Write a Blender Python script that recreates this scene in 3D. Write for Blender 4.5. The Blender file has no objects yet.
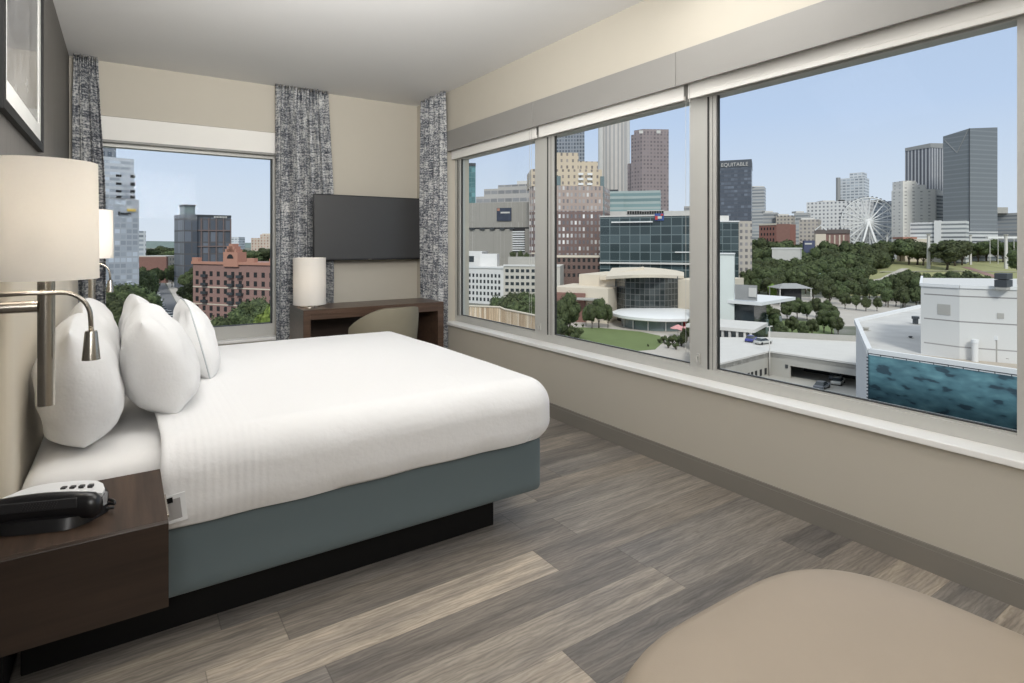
import bpy, bmesh, math, random
from mathutils import Vector, Matrix, noise as mnoise

S = bpy.context.scene
COL = S.collection
PI = math.pi
R = math.radians

# ------------------------------------------------------------------ camera, sky, sun, added fill lights, exposure
FOC, YAW, HOR, EYE = 575.9, 0.593, 243.55, 1.29
cam_d = bpy.data.cameras.new('camera')
cam = bpy.data.objects.new('camera', cam_d)
COL.objects.link(cam)
cam.location = (0, 0, EYE)
cam.rotation_euler = (PI / 2, 0, -YAW)
cam_d.sensor_width = 36
cam_d.lens = 36 * FOC / 1024
cam_d.shift_y = -(341.5 - HOR) / 1024
cam_d.clip_start = 0.02
cam_d.clip_end = 9000
S.camera = cam

S.view_settings.view_transform = 'Standard'
S.view_settings.look = 'None'
S.view_settings.gamma = 1
S.view_settings.use_curve_mapping = False
S.view_settings.exposure = 0.0
S.cycles.max_bounces = 10
S.cycles.diffuse_bounces = 5
S.cycles.transparent_max_bounces = 12
S.cycles.caustics_reflective = False
S.cycles.caustics_refractive = False
S.cycles.sample_clamp_indirect = 6
S.cycles.use_denoising = True

wd = bpy.data.worlds.new('sky')
S.world = wd
wd.use_nodes = True
nt = wd.node_tree
nt.nodes.clear()
w_out = nt.nodes.new('ShaderNodeOutputWorld')
w_bg = nt.nodes.new('ShaderNodeBackground')
w_tc = nt.nodes.new('ShaderNodeTexCoord')
w_sep = nt.nodes.new('ShaderNodeSeparateXYZ')
w_ramp = nt.nodes.new('ShaderNodeValToRGB')
nt.links.new(w_tc.outputs['Generated'], w_sep.inputs[0])
nt.links.new(w_sep.outputs['Z'], w_ramp.inputs[0])
nt.links.new(w_ramp.outputs[0], w_bg.inputs[0])
nt.links.new(w_bg.outputs[0], w_out.inputs[0])
el = w_ramp.color_ramp.elements
el[0].position = 0.0
el[0].color = (0.72, 0.78, 0.88, 1)
el[1].position = 1.0
el[1].color = (0.85, 0.89, 0.96, 1)
for p, c in ((0.55, (0.72, 0.78, 0.88, 1)), (0.08, (0.66, 0.745, 0.88, 1)), (0.20, (0.53, 0.655, 0.88, 1)), (0.40, (0.44, 0.56, 0.78, 1))):
    e = el.new(p)
    e.color = c
w_bg.inputs[1].default_value = 1.0


def light(name, kind, loc, energy, color=(1, 1, 1), size=1.0, size_y=None, target=None, angle=None, spread=None):
    d = bpy.data.lights.new(name, kind)
    d.energy = energy
    d.color = color
    if kind == 'AREA':
        d.shape = 'RECTANGLE' if size_y else 'SQUARE'
        d.size = size
        if size_y:
            d.size_y = size_y
        if spread:
            d.spread = R(spread)
    elif kind == 'POINT':
        d.shadow_soft_size = size
    elif kind == 'SUN':
        d.angle = angle
    o = bpy.data.objects.new(name, d)
    COL.objects.link(o)
    o.location = loc
    if target is not None:
        o.rotation_euler = (Vector(target) - Vector(loc)).to_track_quat('-Z', 'Y').to_euler()
    return o


light('sun', 'SUN', (-45, -62, 66), 2.2, (1, 0.97, 0.92), angle=R(12), target=(0, 0, 0))
light('entry_fill', 'AREA', (0.9, -1.0, 2.72), 38, (1, 0.985, 0.965), 2.2, 1.6, target=(1.1, 1.2, 0.0))  # added fill behind the camera, no real fixture; lifts floor and ottoman
light('bed_fill', 'AREA', (0.25, 2.5, 2.72), 24, (1, 0.985, 0.965), 1.0, 1.0, target=(2.4, 3.3, 0.6))  # invented out-of-frame area fill, brightens bed top and wall under the window
light('window_ceiling_light', 'AREA', (1.95, 1.65, 2.765), 17, (1, 0.985, 0.965), 0.9, 0.9, target=(1.95, 1.65, 0.0))  # unseen fill added to brighten the sill and nearby floor
light('ceiling_fill', 'AREA', (0.5, 1.2, 2.05), 56, (1, 0.985, 0.965), 1.0, 0.8, target=(0.95, 3.4, 2.85), spread=120)  # free-floating fill added to brighten ceiling and far wall; there is no cove
light('right_wall_fill', 'AREA', (-0.33, -0.7, 1.75), 52, (1, 0.985, 0.965), 1.2, 0.9, target=(2.6, 1.1, 0.7))  # extra fill from behind the camera, made up to lighten the right wall


# ------------------------------------------------------------------ helpers
def ray(px, py):
    u = (px - 512) / FOC
    return Vector((math.sin(YAW) + u * math.cos(YAW), math.cos(YAW) - u * math.sin(YAW), -(py - HOR) / FOC))


def W(px, py, Z):
    return ray(px, py) * Z + Vector((0, 0, EYE))


def G(px, Z):
    p = ray(px, HOR) * Z
    return (p.x, p.y)


def zat(py, Z):
    return EYE - (py - HOR) / FOC * Z


GZ = -26.0


def link(o):
    COL.objects.link(o)
    return o


def tag(o, label=None, cat=None, group=None, kind=None):
    if label:
        o['label'] = label
    if cat:
        o['category'] = cat
    if group:
        o['group'] = group
    if kind:
        o['kind'] = kind
    return o


def thing(name, label, cat, loc=(0, 0, 0), rz=0.0, group=None):
    o = bpy.data.objects.new(name, None)
    o.empty_display_size = 0.1
    link(o)
    o.location = loc
    o.rotation_euler = (0, 0, rz)
    return tag(o, label, cat, group)


def copy_tree(o, parent=None):
    c = o.copy()
    COL.objects.link(c)
    if parent is not None:
        c.parent = parent
    for ch in list(o.children):
        copy_tree(ch, c)
    return c


def obj(name, bm, mat, parent=None, smooth=False, off=None, auto=None):
    """bm verts in parent space; off moves world coordinates into the parent's space"""
    if off is not None:
        bmesh.ops.translate(bm, verts=bm.verts, vec=-Vector(off))
    me = bpy.data.meshes.new(name)
    bm.to_mesh(me)
    bm.free()
    if smooth:
        me.polygons.foreach_set('use_smooth', [True] * len(me.polygons))
        if auto is not None:
            try:
                me.set_sharp_from_angle(angle=R(auto))
            except Exception:
                pass
    for m in (mat if isinstance(mat, (list, tuple)) else [mat]):
        me.materials.append(m)
    o = bpy.data.objects.new(name, me)
    link(o)
    if parent is not None:
        o.parent = parent
    return o


def struct(name, bm, mat, parent=None, label=None, smooth=False):
    o = obj(name, bm, mat, parent, smooth)
    if parent is None:
        o['kind'] = 'structure'
    if label:
        o['label'] = label
    return o


def B():
    return bmesh.new()


def box(bm, x0, x1, y0, y1, z0, z1, mi=0, M=None):
    vs = [bm.verts.new((x, y, z)) for z in (z0, z1) for y in (y0, y1) for x in (x0, x1)]
    if M is not None:
        for v in vs:
            v.co = M @ v.co
    for f in ((0, 2, 3, 1), (4, 5, 7, 6), (0, 1, 5, 4), (2, 6, 7, 3), (0, 4, 6, 2), (1, 3, 7, 5)):
        fc = bm.faces.new([vs[i] for i in f])
        fc.material_index = mi
    return bm


def bbox(x0, x1, y0, y1, z0, z1, bev=0.004, seg=2):
    """bevelled box"""
    bm = B()
    box(bm, x0, x1, y0, y1, z0, z1)
    bmesh.ops.bevel(bm, geom=bm.edges[:], offset=bev, segments=seg, profile=0.5, affect='EDGES')
    return bm


def tube(bm, pts, r, seg=12, caps=True, mi=0):
    pts = [Vector(p) for p in pts]
    rings = []
    prev = None
    for i, p in enumerate(pts):
        a = pts[max(i - 1, 0)]
        b = pts[min(i + 1, len(pts) - 1)]
        t = (b - a).normalized()
        if prev is None:
            n = t.orthogonal().normalized()
        else:
            n = (prev - t * prev.dot(t)).normalized()
        prev = n
        bn = t.cross(n)
        rr = r[i] if isinstance(r, (list, tuple)) else r
        rings.append([bm.verts.new(p + (n * math.cos(2 * PI * k / seg) + bn * math.sin(2 * PI * k / seg)) * rr) for k in range(seg)])
    for a, b in zip(rings, rings[1:]):
        for k in range(seg):
            f = bm.faces.new((a[k], a[(k + 1) % seg], b[(k + 1) % seg], b[k]))
            f.material_index = mi
    if caps:
        bm.faces.new(list(reversed(rings[0]))).material_index = mi
        bm.faces.new(rings[-1]).material_index = mi
    return bm


def lathe(bm, prof, seg=48, c=(0, 0, 0)):
    rings = []
    for r, z in prof:
        rings.append([bm.verts.new((c[0] + r * math.cos(2 * PI * k / seg), c[1] + r * math.sin(2 * PI * k / seg), c[2] + z)) for k in range(seg)])
    for a, b in zip(rings, rings[1:]):
        for k in range(seg):
            bm.faces.new((a[k], a[(k + 1) % seg], b[(k + 1) % seg], b[k]))
    return bm


def rbox(x0, x1, y0, y1, z0, z1, r, n=(20, 20, 8)):
    """box with round edges of radius r, n cells along x, y, z"""
    bm = B()
    lo = Vector((x0, y0, z0))
    hi = Vector((x1, y1, z1))
    cache = {}

    def vert(i, j, k):
        key = (i, j, k)
        if key not in cache:
            t = []
            for q, m, a, b in ((i, n[0], x0, x1), (j, n[1], y0, y1), (k, n[2], z0, z1)):
                # denser cells near the edges
                s = q / m
                s = 0.5 - 0.5 * math.cos(PI * s) if m > 2 else s
                t.append(a + (b - a) * s)
            p = Vector(t)
            q = Vector([min(max(p[d], lo[d] + r), hi[d] - r) for d in range(3)])
            dlt = p - q
            if dlt.length > 1e-9:
                m_ = max(abs(dlt.x), abs(dlt.y), abs(dlt.z))
                p = q + dlt.normalized() * r * (m_ / r)
            cache[key] = bm.verts.new(p)
        return cache[key]
    nx, ny, nz = n
    for k in (0, nz):
        for i in range(nx):
            for j in range(ny):
                q = [vert(i, j, k), vert(i + 1, j, k), vert(i + 1, j + 1, k), vert(i, j + 1, k)]
                bm.faces.new(q if k else q[::-1])
    for j in (0, ny):
        for i in range(nx):
            for k in range(nz):
                q = [vert(i, j, k), vert(i + 1, j, k), vert(i + 1, j, k + 1), vert(i, j, k + 1)]
                bm.faces.new(q if j == 0 else q[::-1])
    for i in (0, nx):
        for j in range(ny):
            for k in range(nz):
                q = [vert(i, j, k), vert(i, j + 1, k), vert(i, j + 1, k + 1), vert(i, j, k + 1)]
                bm.faces.new(q[::-1] if i == 0 else q)
    return bm


def prism(bm, pts, z0, z1, zt=None, mi=0, mi_top=None):
    """vertical prism over a footprint of world xy points, with UV in metres along the walls; zt gives a top height per point"""
    uv = bm.loops.layers.uv.verify()
    n = len(pts)
    ar = sum(pts[i][0] * pts[(i + 1) % n][1] - pts[(i + 1) % n][0] * pts[i][1] for i in range(n))
    if ar < 0:
        pts = list(reversed(pts))
        if zt:
            zt = list(reversed(zt))
    zs = zt or [z1] * n
    lo = [bm.verts.new((p[0], p[1], z0)) for p in pts]
    hi = [bm.verts.new((p[0], p[1], z)) for p, z in zip(pts, zs)]
    u = 0.0
    for i in range(n):
        j = (i + 1) % n
        L = math.hypot(pts[j][0] - pts[i][0], pts[j][1] - pts[i][1])
        f = bm.faces.new((lo[i], lo[j], hi[j], hi[i]))
        f.material_index = mi
        for lp, c in zip(f.loops, ((u, z0), (u + L, z0), (u + L, zs[j]), (u, zs[i]))):
            lp[uv].uv = (c[0], c[1] - z0)
        u += L
    t = bm.faces.new(hi)
    t.material_index = mi if mi_top is None else mi_top
    b = bm.faces.new(lo[::-1])
    b.material_index = mi if mi_top is None else mi_top
    return bm


# ------------------------------------------------------------------ materials
class Mat:
    def __init__(self, name):
        self.m = bpy.data.materials.new(name)
        self.m.use_nodes = True
        self.t = self.m.node_tree
        self.t.nodes.clear()
        self.out = self.t.nodes.new('ShaderNodeOutputMaterial')

    def n(self, kind, ins=None, **props):
        nd = self.t.nodes.new('ShaderNode' + kind)
        for k, v in props.items():
            setattr(nd, k, v)
        for k, v in (ins or {}).items():
            self.set(nd.inputs[k], v)
        return nd

    def set(self, sock, v):
        if isinstance(v, bpy.types.NodeSocket):
            self.t.links.new(v, sock)
        elif isinstance(v, bpy.types.Node):
            self.t.links.new(v.outputs[0], sock)
        else:
            if isinstance(v, (tuple, list)) and len(v) == 3 and sock.type == 'RGBA':
                v = (*v, 1)
            sock.default_value = v

    def math(self, op, a, b=None, c=None):
        nd = self.n('Math', operation=op)
        self.set(nd.inputs[0], a)
        if b is not None:
            self.set(nd.inputs[1], b)
        if c is not None:
            self.set(nd.inputs[2], c)
        return nd.outputs[0]

    def mix(self, f, a, b, blend='MIX'):
        nd = self.n('Mix', data_type='RGBA', blend_type=blend)
        self.set(nd.inputs[0], f)
        self.set(nd.inputs[6], a)
        self.set(nd.inputs[7], b)
        return nd.outputs[2]

    def ramp(self, f, stops, interp='LINEAR'):
        nd = self.n('ValToRGB')
        nd.color_ramp.interpolation = interp
        el = nd.color_ramp.elements
        while len(el) > 1:
            el.remove(el[-1])
        el[0].position = stops[0][0]
        c = stops[0][1]
        el[0].color = (*c, 1) if len(c) == 3 else c
        for p, c in stops[1:]:
            e = el.new(p)
            e.color = (*c, 1) if len(c) == 3 else c
        self.set(nd.inputs[0], f)
        return nd.outputs[0]

    def coords(self, which='Object', scale=(1, 1, 1), rot=(0, 0, 0)):
        tc = self.n('TexCoord')
        mp = self.n('Mapping')
        mp.inputs['Scale'].default_value = scale
        mp.inputs['Rotation'].default_value = rot
        self.t.links.new(tc.outputs[which], mp.inputs[0])
        return mp.outputs[0]

    def noise(self, vec, scale, detail=3, rough=0.5, out=0):
        nd = self.n('TexNoise', {'Scale': scale, 'Detail': detail, 'Roughness': rough})
        self.set(nd.inputs['Vector'], vec)
        return nd.outputs[out]

    def bump(self, h, strength=0.3, dist=0.01):
        nd = self.n('Bump', {'Strength': strength, 'Distance': dist})
        self.set(nd.inputs['Height'], h)
        return nd.outputs[0]

    def bsdf(self, **kw):
        nd = self.n('BsdfPrincipled')
        for k, v in kw.items():
            self.set(nd.inputs[k.replace('_', ' ')], v)
        self.t.links.new(nd.outputs[0], self.out.inputs[0])
        return nd

    def done(self):
        return self.m


def plain(name, col, rough=0.6, metal=0.0, spec=0.5, var=0.06, scale=6.0, bump=0.0, bscale=60.0):
    m = Mat(name)
    v = m.coords('Object')
    c = m.mix(m.noise(v, scale), tuple(x * (1 - var) for x in col), tuple(min(1, x * (1 + var)) for x in col))
    kw = dict(Base_Color=c, Roughness=rough, Metallic=metal)
    b = m.bsdf(**kw)
    b.inputs['Specular IOR Level'].default_value = spec
    if bump:
        m.set(b.inputs['Normal'], m.bump(m.noise(v, bscale, 4), bump, 0.004))
    return m.done()


def facade(name, wall, glass, fh=3.4, bw=3.0, wh=0.55, ww=0.6, g_rough=0.15, w_rough=0.7, glass2=None, roof=(0.45, 0.44, 0.42), g_metal=0.0, wallvar=0.06):
    """building skin: a grid of glass in a wall, in metres of the wall's own UV"""
    m = Mat(name)
    tc = m.n('TexCoord')
    sp = m.n('SeparateXYZ', {0: tc.outputs['UV']})
    fu = m.math('DIVIDE', sp.outputs[0], bw)
    fv = m.math('DIVIDE', sp.outputs[1], fh)
    cu = m.math('ABSOLUTE', m.math('SUBTRACT', m.math('FRACT', fu), 0.5))
    cv = m.math('ABSOLUTE', m.math('SUBTRACT', m.math('FRACT', fv), 0.5))
    mask = m.math('MULTIPLY', m.math('LESS_THAN', cu, ww / 2), m.math('LESS_THAN', cv, wh / 2))
    cmb = m.n('CombineXYZ', {0: m.math('FLOOR', fu), 1: m.math('FLOOR', fv)})
    wn = m.n('TexWhiteNoise', {'Vector': cmb.outputs[0]})
    g2 = glass2 or tuple(min(1, x * 1.9 + 0.02) for x in glass)
    gcol = m.mix(m.math('POWER', wn.outputs[0], 2.0), glass, g2)
    ns = m.noise(m.coords('Object'), 0.15, 2)
    wcol = m.mix(ns, tuple(x * (1 - wallvar) for x in wall), tuple(min(1, x * (1 + wallvar)) for x in wall))
    col = m.mix(mask, wcol, gcol)
    geo = m.n('NewGeometry')
    up = m.n('SeparateXYZ', {0: geo.outputs['True Normal']})
    isup = m.math('GREATER_THAN', m.math('ABSOLUTE', up.outputs[2]), 0.5)
    col = m.mix(isup, col, roof)
    notup = m.math('SUBTRACT', 1.0, isup)
    mk = m.math('MULTIPLY', mask, notup)
    rough = m.math('ADD', m.math('MULTIPLY', mk, g_rough - w_rough), w_rough)
    m.bsdf(Base_Color=col, Roughness=rough, Metallic=m.math('MULTIPLY', mk, g_metal))
    return m.done()


# room finishes
M_BEIGE = plain('beige_wall_paint', (0.50, 0.464, 0.392), 0.75, var=0.02, bump=0.05, bscale=220)
M_CEIL = plain('ceiling_paint', (0.74, 0.735, 0.725), 0.85, var=0.01)


def mk_wallpaper():
    m = Mat('grey_striated_wallcovering')
    v = m.coords('Object', (60, 60, 0.6))
    n = m.noise(v, 3.0, 4, 0.6)
    c = m.ramp(n, [(0.3, (0.105, 0.098, 0.09)), (0.7, (0.185, 0.174, 0.16))])
    m.bsdf(Base_Color=c, Roughness=0.7, Normal=m.bump(n, 0.2, 0.002))
    return m.done()


M_PAPER = mk_wallpaper()


def mk_floor():
    m = Mat('grey_brown_plank_floor')
    tc = m.n('TexCoord')
    sp = m.n('SeparateXYZ', {0: tc.outputs['Object']})
    pw, pl = 0.178, 1.22
    fy = m.math('DIVIDE', sp.outputs[1], pw)
    row = m.math('FLOOR', fy)
    wr = m.n('TexWhiteNoise', {'W': row}, noise_dimensions='1D')
    fx = m.math('ADD', m.math('DIVIDE', sp.outputs[0], pl), m.math('MULTIPLY', wr.outputs[0], 7.0))
    colm = m.math('FLOOR', fx)
    cmb = m.n('CombineXYZ', {0: row, 1: colm})
    wn = m.n('TexWhiteNoise', {'Vector': cmb.outputs[0]}, noise_dimensions='3D')
    r = wn.outputs[0]
    base = m.ramp(r, [(0.0, (0.160, 0.148, 0.136)), (0.28, (0.275, 0.240, 0.202)), (0.5, (0.215, 0.200, 0.184)), (0.75, (0.37, 0.322, 0.265)), (1.0, (0.49, 0.422, 0.342))])
    # grain: long streaks along the plank, shifted per plank
    off = m.n('VectorMath', {0: tc.outputs['Object']}, operation='ADD')
    sc = m.n('VectorMath', {0: wn.outputs[1]}, operation='SCALE')
    sc.inputs['Scale'].default_value = 13.0
    m.t.links.new(sc.outputs[0], off.inputs[1])
    mp = m.n('Mapping')
    mp.inputs['Scale'].default_value = (2.2, 34.0, 1.0)
    m.t.links.new(off.outputs[0], mp.inputs[0])
    g1 = m.noise(mp.outputs[0], 1.0, 6, 0.62)
    mp2 = m.n('Mapping')
    mp2.inputs['Scale'].default_value = (1.3, 7.0, 1.0)
    m.t.links.new(off.outputs[0], mp2.inputs[0])
    g2 = m.noise(mp2.outputs[0], 1.6, 4, 0.6)
    f1 = m.ramp(g1, [(0.28, (0.60, 0.60, 0.61)), (0.52, (1.0, 1.0, 1.0)), (0.75, (1.30, 1.28, 1.25))])
    f2 = m.ramp(g2, [(0.3, (0.70, 0.71, 0.74)), (0.6, (1.06, 1.05, 1.03))])
    c = m.mix(1.0, base, f1, 'MULTIPLY')
    c = m.mix(1.0, c, f2, 'MULTIPLY')
    mp3 = m.n('Mapping')
    mp3.inputs['Scale'].default_value = (9.0, 110.0, 1.0)
    m.t.links.new(off.outputs[0], mp3.inputs[0])
    g3 = m.noise(mp3.outputs[0], 1.0, 5, 0.7)
    c = m.mix(1.0, c, m.ramp(g3, [(0.34, (0.80, 0.795, 0.79)), (0.5, (1.0, 1.0, 1.0)), (0.68, (1.15, 1.145, 1.14))]), 'MULTIPLY')
    mp4 = m.n('Mapping')
    mp4.inputs['Scale'].default_value = (3.0, 9.0, 1.0)
    m.t.links.new(off.outputs[0], mp4.inputs[0])
    wv = m.n('TexWave', {'Vector': mp4.outputs[0], 'Scale': 2.2, 'Distortion': 9.0, 'Detail': 3.0, 'Detail Scale': 1.6}, wave_type='BANDS', bands_direction='Y')
    c = m.mix(1.0, c, m.ramp(wv.outputs['Fac'], [(0.0, (0.86, 0.855, 0.85)), (0.5, (1.02, 1.02, 1.02)), (1.0, (1.08, 1.075, 1.07))]), 'MULTIPLY')
    # seams
    sy = m.math('LESS_THAN', m.math('ABSOLUTE', m.math('SUBTRACT', m.math('FRACT', fy), 0.5)), 0.494)
    sx = m.math('LESS_THAN', m.math('ABSOLUTE', m.math('SUBTRACT', m.math('FRACT', fx), 0.5)), 0.4985)
    seam = m.math('MULTIPLY', sy, sx)
    c = m.mix(seam, m.mix(1.0, c, (0.68, 0.68, 0.68), 'MULTIPLY'), c)
    b = m.bsdf(Base_Color=c, Roughness=m.math('ADD', m.math('MULTIPLY', g1, 0.25), 0.30), Normal=m.bump(g1, 0.15, 0.002))
    b.inputs['Specular IOR Level'].default_value = 0.4
    return m.done()


M_FLOOR = mk_floor()
M_BASEB = plain('taupe_baseboard', (0.215, 0.198, 0.172), 0.5, var=0.03)
M_ALU = plain('window_aluminium', (0.50, 0.495, 0.465), 0.42, metal=0.1, var=0.03)
M_ALUD = plain('window_gasket', (0.035, 0.035, 0.032), 0.6)
M_SILL = plain('white_sill', (0.86, 0.85, 0.82), 0.4, var=0.01)
M_FASCIA = plain('grey_fascia', (0.27, 0.262, 0.245), 0.6, var=0.02)
M_BLIND = plain('white_blind_fabric', (0.80, 0.785, 0.74), 0.8, var=0.02)
M_HEM = plain('grey_hem_bar', (0.25, 0.25, 0.235), 0.5)


def mk_glass(tint=(0.97, 0.985, 0.98)):
    m = Mat('window_glass')
    tr = m.n('BsdfTransparent', {'Color': tint})
    gl = m.n('BsdfGlossy', {'Roughness': 0.0, 'Color': (0.9, 0.95, 1.0)})
    fr = m.n('Fresnel', {'IOR': 1.25})
    mx = m.n('MixShader', {0: m.math('MULTIPLY', fr.outputs[0], 0.06), 1: tr.outputs[0], 2: gl.outputs[0]})
    m.t.links.new(mx.outputs[0], m.out.inputs[0])
    return m.done()


M_GLASS = mk_glass()


def mk_curtain():
    m = Mat('mottled_slate_curtain')
    uv = m.coords('UV')
    a = m.noise(m.coords('UV', (1, 1.35, 1)), 54, 3, 0.68)
    b = m.noise(m.coords('UV', (0.35, 2.6, 1)), 22, 3, 0.6)
    d = m.noise(m.coords('UV', (2.2, 0.55, 1)), 24, 2, 0.5)
    e = m.noise(uv, 7, 2, 0.5)
    s = m.math('ADD', m.math('ADD', m.math('MULTIPLY', a, 0.75), m.math('MULTIPLY', b, 0.42)), m.math('ADD', m.math('MULTIPLY', d, 0.25), m.math('MULTIPLY', e, 0.28)))
    c = m.ramp(s, [(0.68, (0.036, 0.042, 0.053)), (0.80, (0.115, 0.125, 0.145)), (0.87, (0.33, 0.335, 0.34)), (0.98, (0.62, 0.62, 0.60))])
    m.bsdf(Base_Color=c, Roughness=0.9, Normal=m.bump(a, 0.3, 0.003))
    return m.done()


M_CURT = mk_curtain()


def mk_cloth(name, col, scale=900, bump=0.15, ribs=False, rough=0.85):
    m = Mat(name)
    v = m.coords('Object')
    n1 = m.noise(v, 7, 4, 0.55)
    n2 = m.noise(v, 110, 2)
    h = m.math('ADD', m.math('MULTIPLY', n1, 1.0), m.math('MULTIPLY', n2, 0.05))
    if ribs:
        sp = m.n('SeparateXYZ', {0: m.n('TexCoord').outputs['Object']})
        w = m.math('SINE', m.math('MULTIPLY', sp.outputs[0], 2 * PI / 0.024))
        h = m.math('ADD', h, m.math('MULTIPLY', w, m.ramp(sp.outputs[0], [(0.10, (0.01, 0.01, 0.01)), (0.20, (0.06, 0.06, 0.06)), (0.36, (0.06, 0.06, 0.06)), (0.46, (0.0, 0.0, 0.0))])))
        h = m.math('ADD', h, m.math('MULTIPLY', m.noise(v, 48, 2), 0.25))
    m.bsdf(Base_Color=col, Roughness=rough, Normal=m.bump(h, bump, 0.02), Sheen_Weight=0.15)
    return m.done()


M_DUVET = mk_cloth('white_quilted_cover', (0.79, 0.785, 0.775), bump=0.22, ribs=True)
M_SHEET = mk_cloth('white_sheet', (0.74, 0.73, 0.715), bump=0.15)
M_PILLOW = mk_cloth('white_pillowcase', (0.75, 0.747, 0.74), bump=0.5)
M_PIPE = plain('pillow_piping', (0.50, 0.52, 0.53), 0.8)
M_TEAL = mk_cloth('slate_teal_upholstery', (0.125, 0.164, 0.175), bump=0.08, rough=0.8)
M_BLACK = plain('black_plinth', (0.006, 0.006, 0.006), 0.7, spec=0.2)


def mk_wood(name, c1, c2, axis='X', rough=0.4, scale=1.0, spec=0.4):
    m = Mat(name)
    sc = {'X': (1.2, 22, 22), 'Y': (22, 1.2, 22), 'Z': (22, 22, 1.2)}[axis]
    v = m.coords('Object', tuple(s * scale for s in sc))
    n = m.noise(v, 1.6, 5, 0.6)
    c = m.ramp(n, [(0.3, c1), (0.7, c2)])
    b = m.bsdf(Base_Color=c, Roughness=rough, Normal=m.bump(n, 0.05, 0.002))
    b.inputs['Specular IOR Level'].default_value = spec
    return m.done()


M_WALNUT = mk_wood('dark_walnut', (0.026, 0.016, 0.011), (0.078, 0.049, 0.033), 'Y', 0.5, spec=0.25)
M_WALNUTF = mk_wood('dark_walnut_front', (0.022, 0.0135, 0.009), (0.042, 0.026, 0.018), 'X', 0.4)
M_DESK = mk_wood('brown_desk_wood', (0.055, 0.033, 0.022), (0.115, 0.070, 0.048), 'X', 0.3)
M_NICKEL = plain('brushed_nickel', (0.44, 0.41, 0.36), 0.27, metal=1.0, var=0.04)
M_HEADB = mk_cloth('cream_headboard_fabric', (0.60, 0.535, 0.42), bump=0.05)
M_HEADEDGE = mk_cloth('headboard_edge_fabric', (0.26, 0.215, 0.16), bump=0.05)


def mk_shade(name, col=(0.92, 0.895, 0.85), trans=0.35):
    m = Mat(name)
    v = m.coords('Object', (1, 1, 1))
    n = m.noise(v, 160, 2)
    c = m.mix(n, tuple(x * 0.97 for x in col), col)
    d = m.n('BsdfDiffuse', {'Color': c})
    t = m.n('BsdfTranslucent', {'Color': c})
    mx = m.n('MixShader', {0: trans, 1: d.outputs[0], 2: t.outputs[0]})
    m.t.links.new(mx.outputs[0], m.out.inputs[0])
    return m.done()


M_SHADE = mk_shade('linen_lampshade')
M_SHADE2 = mk_shade('white_lampshade', (0.86, 0.83, 0.78), 0.3)
M_LEATHER = plain('tan_leather', (0.350, 0.285, 0.213), 0.5, var=0.04, bump=0.06, bscale=300)
M_OLIVE = plain('olive_chair_fabric', (0.20, 0.178, 0.125), 0.7, var=0.06, bump=0.1, bscale=300)
M_TVBODY = plain('tv_bezel', (0.012, 0.012, 0.013), 0.35)
M_TVSCREEN = plain('tv_screen', (0.042, 0.042, 0.043), 0.38, var=0.01, spec=0.6)
M_PHBLACK = plain('phone_black', (0.010, 0.010, 0.011), 0.3)
M_PHGREY = plain('phone_grey', (0.028, 0.028, 0.03), 0.35)
M_PHWHITE = plain('phone_silver_white', (0.75, 0.76, 0.76), 0.35)
M_FRAME = plain('black_picture_frame', (0.014, 0.014, 0.014), 0.6, spec=0.25)
M_MAT = plain('white_picture_mat', (0.72, 0.72, 0.69), 0.8)


def mk_art():
    m = Mat('grey_abstract_print')
    v = m.coords('Object', (1, 1.1, 1.6))
    n = m.noise(v, 2.2, 5, 0.62)
    c = m.ramp(n, [(0.3, (0.10, 0.10, 0.105)), (0.5, (0.25, 0.25, 0.255)), (0.62, (0.42, 0.42, 0.42)), (0.8, (0.60, 0.60, 0.59))])
    b = m.bsdf(Base_Color=c, Roughness=0.25)
    b.inputs['Coat Weight'].default_value = 0.6
    b.inputs['Coat Roughness'].default_value = 0.03
    return m.done()


M_ART = mk_art()

# ------------------------------------------------------------------ room shell
XL, XR, YF, ZC = -0.36, 2.638, 5.758, 2.777
YB = -2.3
T = 0.26

bm = B()
box(bm, XL - T, XR + T, YB - T, YF + T, -0.2, 0.0)
struct('floor', bm, M_FLOOR, label='grey brown wood plank floor')
bm = B()
box(bm, XL - T, XR + T, YB - T, YF + T, ZC, ZC + 0.2)
struct('ceiling', bm, M_CEIL)
bm = B()
box(bm, XL - T, XL, YB - T, YF + T, 0, ZC)
struct('wall_left', bm, M_PAPER)
bm = B()
box(bm, XL, XR, YB - T, YB, 0, ZC)
struct('wall_back', bm, M_BEIGE)
# far wall with its window
FX0, FX1, FZ0, FZ1 = -0.20, 1.205, 0.385, 2.335
bm = B()
box(bm, XL, FX0, YF, YF + T, 0, ZC)
box(bm, FX1, XR + T, YF, YF + T, 0, ZC)
box(bm, FX0, FX1, YF, YF + T, 0, FZ0)
box(bm, FX0, FX1, YF, YF + T, FZ1, ZC)
struct('wall_far', bm, M_BEIGE)
# right wall with the long window
RY0, RY1, RZ0, RZ1 = 0.58, 5.08, 0.495, 2.385
bm = B()
box(bm, XR, XR + T, YB - T, RY0, 0, ZC)
box(bm, XR, XR + T, RY1, YF, 0, ZC)
box(bm, XR, XR + T, RY0, RY1, 0, RZ0)
box(bm, XR, XR + T, RY0, RY1, RZ1, ZC)
struct('wall_right', bm, M_BEIGE)

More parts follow.
